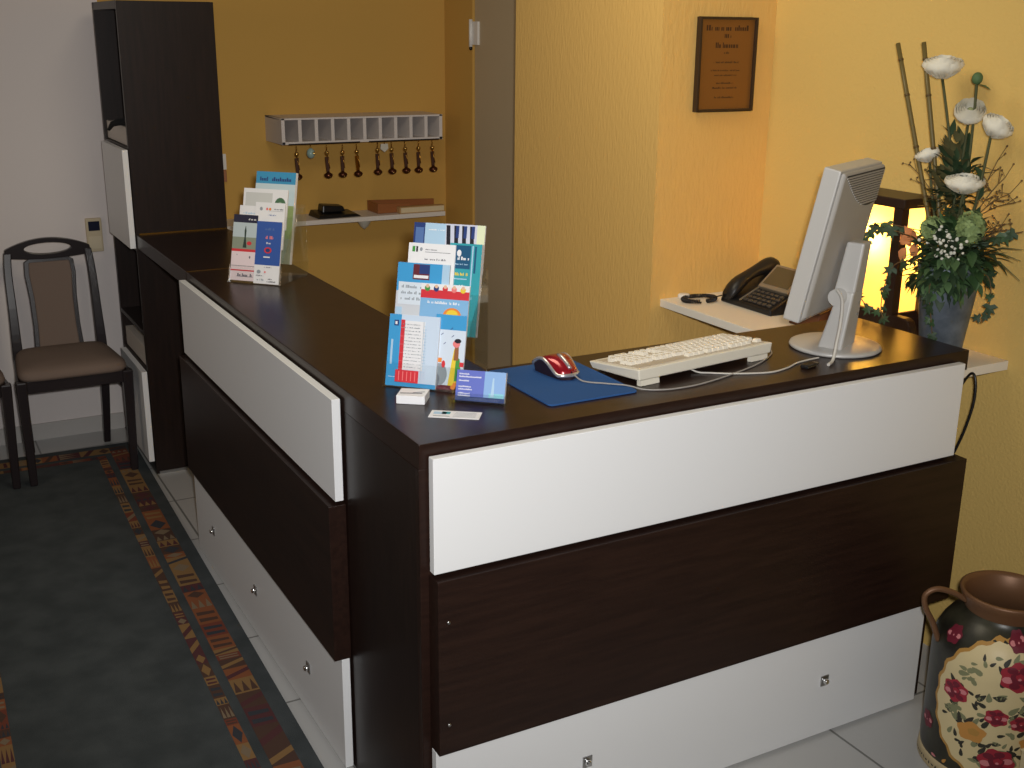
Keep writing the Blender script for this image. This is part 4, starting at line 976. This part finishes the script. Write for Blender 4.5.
def ranunculus(c, r, h, face, label, nm='flower'):
    c = Vector(c); f = Vector(face).normalized()
    t = thing(nm, label, 'flower', tuple(base))
    rel = c-base
    q = f.to_track_quat('Z', 'Y').to_matrix().to_4x4(); T = Matrix.Translation(rel) @ q
    mb = MB()
    layers = 5
    for l in range(layers):
        k = 1-l/layers*0.72; np_ = 9-l
        for i in range(np_):
            a0 = 2*PI*i/np_+l*0.5; vs = []; fs = []; n1 = 5; n2 = 5
            for a_ in range(n1):
                for b_ in range(n2):
                    uu = (a_/(n1-1)-0.5)*2*PI/np_*1.5; vv = b_/(n2-1)
                    prof_r = r*k*(0.25+0.75*math.sin(vv*PI*0.62)); prof_z = h*(-0.45+vv*(0.75+0.25*l/layers))
                    prof_r *= 1-0.10*(abs(uu)*np_/PI/1.5)**2*vv
                    if vv > 0.8: prof_r *= 0.97
                    vs.append((prof_r*math.cos(a0+uu), prof_r*math.sin(a0+uu), prof_z-0.10*h*(abs(uu)*np_/PI/1.5)**2))
            for a_ in range(n1-1):
                for b_ in range(n2-1): fs.append((a_*n2+b_, (a_+1)*n2+b_, (a_+1)*n2+b_+1, a_*n2+b_+1))
            mb.add(vs, fs, PET, True, T)
    mb.build('petals', t)
    MB().ball((0,0,h*0.12), (r*0.24,r*0.24,h*0.18), mat('flower_heart', (150,156,110), 0.8), 12, 8, T).build('heart', t)
    p0 = Vector((random.uniform(-0.03,0.03), random.uniform(-0.03,0.03), -0.03))
    end = rel-f*h*0.45
    side = Vector((0, random.uniform(-0.02,0.02), 0))
    pth = [p0.lerp(end, i/7)+side*math.sin(PI*i/7) for i in range(8)]
    MB().tube(pth, 0.0036, GRN, 8).build('stem', t)
    for i in range(3):
        lf = MB(); q_ = pth[3+i]; leaf_shape(lf, q_, (random.uniform(-0.4,0.4), random.uniform(-1,1), random.uniform(0.2,0.7)), (1,0,0.2), 0.05, 0.022, DGR); lf.build('leaf', t)
    return t
FX = 1.68
toC = Vector((-0.7,-0.6,0.15))
ranunculus((FX,0.283,1.728), 0.056, 0.056, (-0.15,-0.1,1), 'large white flower, highest of the bouquet')
ranunculus((FX,0.176,1.614), 0.042, 0.056, (-0.55,-0.5,0.75), 'round white flower with a greenish heart turned to the camera')
ranunculus((FX,0.086,1.584), 0.044, 0.052, (0.1,-0.5,0.8), 'white flower at the right side of the bouquet, tilted right')
ranunculus((FX,0.298,1.493), 0.038, 0.036, (-0.25,0.25,1), 'small flat white flower at the left of the bouquet')
ranunculus((FX-0.03,0.140,1.434), 0.054, 0.048, (-0.1,-0.1,1), 'wide white flower lowest in the bouquet, above the green foliage')
bd = thing('flower_bud', 'green flower bud at the upper right of the bouquet', 'flower', tuple(base))
rel = Vector((FX,0.166,1.702))-base
MB().ball(rel, (0.014,0.014,0.016), MGR, 14, 10).build('bud', bd)
MB().tube([Vector((0,0,-0.03)).lerp(rel, i/6)+Vector((0,-0.012*math.sin(PI*i/6),0)) for i in range(7)], 0.0036, GRN, 8).build('stem', bd)
lf = MB(); leaf_shape(lf, rel+Vector((0,0,-0.015)), (0.1,-1,-0.1), (0,0,1), 0.045, 0.018, MGR); lf.build('leaf', bd)
for k, (tp, lb) in enumerate((((FX,0.450,1.786),'bamboo cane leaning furthest left out of the flower bucket'),((FX,0.358,1.790),'bamboo cane just left of the highest white flower'))):
    t = thing('bamboo_cane', lb, 'cane', tuple(base))
    rel = Vector(tp)-base; p0 = Vector((0,0.03-0.02*k,-0.03))
    MB().tube([p0.lerp(rel, i/4) for i in range(5)], 0.0062, mat('bamboo', (108,94,54), 0.4), 10).build('cane', t)
    nb = MB()
    for f_ in (0.35,0.56,0.78,0.93):
        c_ = p0.lerp(rel, f_); dd = (rel-p0).normalized()*0.003
        nb.tube([c_-dd, c_+dd], 0.0075, mat('bamboo_node', (92,72,40), 0.5), 10)
    nb.build('nodes', t)

def cluster(name, label, cat, c, r, n, draw):
    mb = MB()
    for i in range(n):
        v = Vector((random.gauss(0,1), random.gauss(0,1), random.gauss(0,1))).normalized()
        p = Vector((v.x*r[0], v.y*r[1], v.z*r[2]))*random.uniform(0.7,1)
        draw(mb, p, v)
    o = mb.build(name, loc=c); return tag(o, label, cat)
HYD = mat('hydrangea_green', (132,152,98), 0.7)
def floret(mb, p, v):
    q = v.to_track_quat('Z','Y').to_matrix().to_4x4(); T = Matrix.Translation(p) @ q
    for k in range(4):
        a = PI/2*k
        mb.quad([(0,0,0),(0.009*math.cos(a-0.6),0.009*math.sin(a-0.6),0.002),(0.012*math.cos(a),0.012*math.sin(a),0.003),(0.009*math.cos(a+0.6),0.009*math.sin(a+0.6),0.002)], HYD, T)
cluster('hydrangea', 'pale green hydrangea head at the left front of the foliage', 'flower', (FX-0.055,0.205,1.305), (0.032,0.032,0.032), 150, floret)
cluster('hydrangea', 'pale green hydrangea head at the right of the foliage, under the lowest white flower', 'flower', (FX-0.04,0.095,1.322), (0.036,0.036,0.045), 190, floret)
GYP = mat('gypsophila_white', (226,224,210), 0.7)
gy = MB()
for i in range(46):
    tip = Vector((FX-0.085+random.uniform(-0.02,0.02), 0.13+random.gauss(0,0.030), 1.275+random.gauss(0,0.024)))
    gy.ball(tip, random.uniform(0.0035,0.0055), GYP, 8, 5)
    gy.tube([tip, tip.lerp(Vector((FX-0.02,0.15,1.22)), 0.6)], 0.0007, GRN, 4)
o = gy.build('gypsophila'); tag(o, 'spray of tiny white blossoms at the middle of the bouquet', 'flower')
def foliage(name, label, c, r, n, ln, wd, mats, bias=(0,0,0)):
    mb = MB()
    for i in range(n):
        v = Vector((random.gauss(0,1), random.gauss(0,1), random.gauss(0,1))).normalized()
        p = Vector((v.x*r[0], v.y*r[1], v.z*r[2]))*random.uniform(0.3,1)
        d = (v+Vector(bias)+Vector((random.uniform(-.5,.5),random.uniform(-.5,.5),random.uniform(-.5,.5)))).normalized()
        leaf_shape(mb, p, d, (0.1,0.2,1) if abs(d.z) < 0.9 else (1,0,0), ln*random.uniform(0.6,1.2), wd*random.uniform(0.6,1.2), random.choice(mats), random.uniform(0,0.5))
    return tag(mb.build(name, loc=c), label, 'foliage')
foliage('foliage', 'dense dark green foliage filling the mouth of the bucket', (FX-0.012,0.155,1.245), (0.09,0.105,0.085), 520, 0.052, 0.026, [DGR, MGR, DGR, IVY])
foliage('foliage', 'leaves spilling over the front rim of the bucket', (FX-0.055,0.165,1.185), (0.055,0.085,0.055), 300, 0.046, 0.026, [DGR, MGR, DGR, IVY], (0,0,-0.4))
foliage('foliage', 'dark leafy sprigs rising between the white flower stems', (FX,0.20,1.42), (0.03,0.060,0.14), 190, 0.050, 0.026, [DGR, mat('olive_leaf', (88,86,54), 0.7), DGR], (0,0,0.8))
def ivy_leaf(mb, p, d, nrm, sz, m):
    d = Vector(d).normalized(); nrm = Vector(nrm); s = d.cross(nrm).normalized(); u_ = s.cross(d)
    pts = [(0,0),(-0.28,-0.10),(-0.55,0.10),(-0.24,0.28),(-0.42,0.62),(-0.12,0.55),(0,1.0),(0.12,0.55),(0.42,0.62),(0.24,0.28),(0.55,0.10),(0.28,-0.10)]
    vs = [Vector(p)+s*a*sz+d*b*sz+u_*(-0.10*sz*abs(a)) for a, b in pts]; c_ = Vector(p)+d*0.3*sz+u_*0.04*sz
    vs.append(c_); n_ = len(pts)
    mb.add(vs, [(i, (i+1) % n_, n_) for i in range(n_)], m, False)
def ivy(label, pts, n, sz):
    t = thing('ivy_vine', label, 'ivy', pts[0])
    P = smooth_path([Vector(p)-Vector(pts[0]) for p in pts], 6)
    MB().tube(P, 0.0014, TWG, 5).build('stem', t)
    for i in range(n):
        p = P[int((i+0.6)/n*(len(P)-1))]+Vector((random.uniform(-.006,.006),random.uniform(-.012,.012),random.uniform(-.008,.008)))
        mb = MB(); ivy_leaf(mb, p, (random.uniform(-.4,.2),random.uniform(-1,1),random.uniform(-1,.3)), (-0.8,-0.5,0.3), sz*random.uniform(0.7,1.25), random.choice([IVY,DGR])); mb.build('leaf', t)
IX = 1.60
ivy('ivy trail hanging left in front of the lit lamp pane, the outermost', [(FX-0.04,0.20,1.26),(IX,0.33,1.285),(IX,0.42,1.25),(IX-0.01,0.455,1.17),(IX-0.01,0.43,1.10),(IX,0.385,1.05)], 13, 0.036)
ivy('ivy trail with reddish tips beside the lamp post', [(FX-0.05,0.19,1.22),(IX,0.29,1.20),(IX,0.33,1.13),(IX,0.335,1.06),(IX,0.32,1.03)], 10, 0.032)
ivy('short ivy trail high up at the lamp top', [(FX-0.04,0.22,1.29),(IX,0.36,1.30),(IX,0.40,1.275),(IX,0.41,1.24)], 7, 0.030)
ivy('ivy trail hanging down the front of the bucket', [(FX-0.08,0.15,1.20),(FX-0.105,0.150,1.16),(FX-0.095,0.145,1.09),(FX-0.085,0.14,1.03),(FX-0.08,0.135,0.985)], 16, 0.032)
ivy('ivy trail hanging at the right side of the bucket', [(FX-0.02,0.09,1.21),(FX-0.02,0.035,1.20),(FX-0.02,0.020,1.14),(FX-0.02,0.040,1.075)], 10, 0.030)
ivy('ivy trail with one dark leaf reaching past the right edge of the photo', [(FX,0.10,1.29),(FX,0.03,1.31),(FX,-0.035,1.33)], 4, 0.042)
# peach petals at the left of the foliage
pl = thing('dried_blossom', 'peach-orange dried blossom left of the foliage against the lamp', 'flower', (FX-0.06,0.27,1.265))
mb = MB(); PCH = mat('peach_petal', (206,136,88), 0.6)
for i in range(7): leaf_shape(mb, (0,random.uniform(-.02,.02),random.uniform(-.03,.03)), (random.uniform(-.5,.1),random.uniform(-.3,1),random.uniform(-.8,.8)), (-1,0,0.1), 0.048, 0.034, PCH, 0.3)
mb.build('petals', pl); MB().tube([(0,0,0),(0.03,-0.06,-0.05)], 0.002, TWG, 6).build('stem', pl)
# twiggy sprays
def spray(label, root, tips, n):
    mb = MB(); root = Vector(root)
    for tp in tips:
        tp = Vector(tp); main = [root.lerp(tp, i/5)+Vector((0,0,0.012*math.sin(PI*i/5))) for i in range(6)]
        mb.tube([p-root for p in main], 0.0012, TWG, 5)
        for k in range(n):
            b = main[2+k % 4]; e = b+Vector((random.uniform(-.02,.02),random.uniform(-.035,.035),random.uniform(0.0,.04)))
            mb.tube([b-root, e-root], 0.0008, TWG, 4); mb.ball(e-root, 0.0028, TWG, 6, 4)
    return tag(mb.build('twig_spray', loc=root), label, 'twig')
spray('dry twig spray at the left, under the small flat white flower', (FX,0.22,1.34), [(FX,0.36,1.46),(FX,0.33,1.42),(FX,0.30,1.45)], 8)
spray('dry twig spray at the right of the lowest white flower', (FX,0.13,1.33), [(FX,0.04,1.46),(FX,0.02,1.42),(FX,0.07,1.50),(FX,0.0,1.40)], 9)
spray('budded twig spray at the right edge of the foliage', (FX,0.11,1.27), [(FX,0.02,1.30),(FX,0.0,1.33),(FX,0.03,1.34)], 10)
gb = MB(); 
for e in ((FX,-0.045,1.285),(FX,-0.04,1.255),(FX,-0.045,1.205)):
    gb.tube([(FX,0.09,1.25),((FX),0.02,(1.25+e[2])/2+0.012),e], [0.0022,0.0018,0.0006], GRN, 5)
tag(gb.build('grass_blades'), 'thin green grass blades fanning out at the right of the bucket', 'grass')

# ------------------------------------------------------------------ black cable at the end of the counter
cp_ = smooth_path([(1.592,0.03,0.90),(1.592,-0.004,0.955),(1.592,-0.022,0.94),(1.588,-0.028,0.88),(1.578,-0.018,0.80),(1.572,0.0,0.735)])
tag(MB().tube(cp_, 0.0036, BLACK, 8).build('power_cable'), 'black cable hanging over the right end of the front counter', 'cable')

# ------------------------------------------------------------------ painted milk can
CX, CY = 1.464, -0.302
cn = thing('milk_can', 'dark painted milk can with a cream floral medallion on the floor', 'milk can', (CX,CY,0), 0)
CAN = mat('can_dark_green_black', (44,44,36), 0.35); add_vary(CAN, (32,30,24), (62,60,46), (1,1,1), 14, 5, 0.35, 0.7)
RIM = mat('aged_copper', (118,84,58), 0.45, 0.3)
prof = [(0.160,0.012),(0.162,0.05),(0.163,0.320),(0.158,0.358),(0.146,0.385),(0.131,0.407),(0.114,0.421),(0.103,0.430),(0.099,0.440)]
MB().lathe([(0.0005,0.012)]+prof, CAN, 64, cap0=False, cap1=False).build('body', cn)
MB().lathe([(0.161,0.0),(0.166,0.006),(0.164,0.03),(0.160,0.040),(0.157,0.036)], mat('painted_cream_foot', (190,170,130), 0.5), 64, cap1=False).build('foot_band', cn)
MB().lathe([(0.098,0.436),(0.100,0.448),(0.108,0.468),(0.114,0.480),(0.114,0.487),(0.108,0.489),(0.100,0.478),(0.094,0.455),(0.090,0.435),(0.10,0.40),(0.14,0.35)], RIM, 64, cap0=False, cap1=False).build('rim', cn)
def canR(z):
    for (r0,z0),(r1,z1) in zip(prof, prof[1:]):
        if z0 <= z <= z1+1e-9: return r0+(r1-r0)*(z-z0)/(z1-z0)
    return prof[0][0] if z < prof[0][1] else prof[-1][0]
# direction towards the camera on the can's surface
AC = math.atan2(CAM.y-CY, CAM.x-CX)+0.18
HA = [AC-1.32, AC-1.32+PI]
for a in HA:
    d_ = Vector((math.cos(a), math.sin(a), 0))
    pth = smooth_path([d_*0.100+Vector((0,0,0.458)), d_*0.135+Vector((0,0,0.478)), d_*0.178+Vector((0,0,0.488)), d_*0.205+Vector((0,0,0.470)), d_*0.200+Vector((0,0,0.435)), d_*0.178+Vector((0,0,0.395)), d_*0.158+Vector((0,0,0.345))], 6)
    MB().tube(pth, 0.0075, RIM, 10).build('handle', cn)
CRM = mat('medallion_cream', (214,196,150), 0.45); GLD = mat('medallion_gold', (178,134,66), 0.45); RSE = mat('rose_red', (158,40,56), 0.5); RSD = mat('rose_wine', (110,28,46), 0.5); RSP = mat('rose_pink', (206,128,132), 0.5); LVD = mat('painted_leaf_dark', (52,50,42), 0.6); LVG = mat('painted_leaf_sage', (128,130,96), 0.6); OCH = mat('painted_ochre', (196,140,70), 0.5)
pmed = MB()
def on_can(uu, z, k): # uu metres along the surface from the medallion axis, positive to the camera's right
    r = canR(z)+0.0006+0.00035*k; a = AC + uu/0.163
    return (r*math.cos(a), r*math.sin(a), z)
def blob(cu, cz, ru, rz, m, k, n=22, wob=0.0, ph_=0.0, lobes=5, sub=1):
    ring = []
    for i in range(n):
        a = 2*PI*i/n; q = 1+wob*math.sin(lobes*a+ph_)
        ring.append((cu+ru*q*math.cos(a), cz+rz*q*math.sin(a)))
    vs = []; fs = []; R_n = 16 if ru > 0.1 else 3
    for j in range(1, R_n+1):
        for (x, z) in ring: vs.append(on_can(cu+(x-cu)*j/R_n, cz+(z-cz)*j/R_n, k))
    vs.append(on_can(cu, cz, k)); c_ = len(vs)-1
    for i in range(n): fs.append((c_, i, (i+1) % n))
    for j in range(R_n-1):
        for i in range(n): fs.append((j*n+i, (j+1)*n+i, (j+1)*n+(i+1) % n, j*n+(i+1) % n))
    pmed.add(vs, fs, m, True)
def rose(cu, cz, r, k, c1=RSE):
    blob(cu, cz, r, r*0.85, c1, k, 24, 0.10, random.random()*6, 6)
    for i in range(6):
        a = 2*PI*i/6+random.random()*0.5
        blob(cu+r*0.62*math.cos(a), cz+r*0.52*math.sin(a), r*0.30, r*0.20, RSP if i % 3 == 0 else RSD, k+1, 12)
    blob(cu, cz, r*0.45, r*0.36, RSD, k+2, 14, 0.1)
    blob(cu+r*0.08, cz+r*0.08, r*0.26, r*0.20, c1, k+3, 12, 0.15); blob(cu+r*0.05, cz-r*0.05, r*0.10, r*0.08, RSP, k+4, 8)
def pleaf(cu, cz, ln, ang, m, k): 
    pts = []
    for i in range(10):
        a = 2*PI*i/10; x = ln*0.5*math.cos(a); z = ln*0.22*math.sin(a)*(1-0.5*math.cos(a))
        pts.append((cu+x*math.cos(ang)-z*math.sin(ang), cz+x*math.sin(ang)+z*math.cos(ang)))
    pmed.add([on_can(x, z, k) for x, z in pts]+[on_can(cu, cz, k)], [(i, (i+1) % 10, 10) for i in range(10)], m)
MU, MZ = 0.0, 0.228
blob(MU, MZ, 0.180, 0.192, GLD, 0, 96, 0.022, 0, 22); blob(MU, MZ, 0.171, 0.183, CRM, 3, 96, 0.018, 0, 22)
rose(0.022, 0.336, 0.042, 6); rose(-0.118, 0.258, 0.034, 6); rose(0.128, 0.240, 0.034, 6); rose(0.000, 0.100, 0.042, 6); rose(-0.014, 0.222, 0.027, 6); rose(0.042, 0.212, 0.024, 6)
blob(-0.066, 0.166, 0.034, 0.026, OCH, 6, 20, 0.12); blob(-0.060, 0.168, 0.014, 0.010, GLD, 7, 14, 0.1); blob(0.070, 0.158, 0.024, 0.017, OCH, 6, 20, 0.12); blob(0.070, 0.158, 0.012, 0.009, CRM, 7, 14)
rl = random.Random(11)
for i in range(150):
    a = rl.random()*2*PI; q = math.sqrt(rl.random())*0.88
    pleaf(MU+0.166*q*math.cos(a), MZ+0.178*q*math.sin(a), rl.uniform(0.016,0.032), rl.random()*PI, rl.choice([LVD, LVD, LVG, LVG]), 4.5)
rose(0.020, 0.414, 0.026, 7, RSD); rose(-0.165, 0.388, 0.026, 1, RSD); rose(0.150,0.380,0.024,1,RSD); rose(-0.205, 0.125, 0.026, 1, RSD)
for i in range(9): pleaf(-0.16+0.036*i, 0.046+0.006*math.sin(i*2.1), 0.018, i*0.9, OCH if i % 2 else RSP, 1)
for i in range(40):
    pleaf(-0.24+0.012*i, 0.020, 0.010, i*1.3, LVD, 18)
pmed.build('painted_medallion', cn)

# pale carton at the frame's corner
ct = thing('carton', 'beige carton corner at the bottom right of the photo beside the milk can', 'box', (1.352,-0.585,0), math.radians(0))
CT = mat('beige_card', (196,180,142), 0.7)
MB().box((0,-0.12,0),(0.20,0.105,0.168), CT).build('body', ct, 0.002)
MB().box((-0.002,-0.122,0.1685),(0.202,0.107,0.175), mat('beige_card_lid', (204,188,150), 0.7)).build('lid', ct, 0.002)
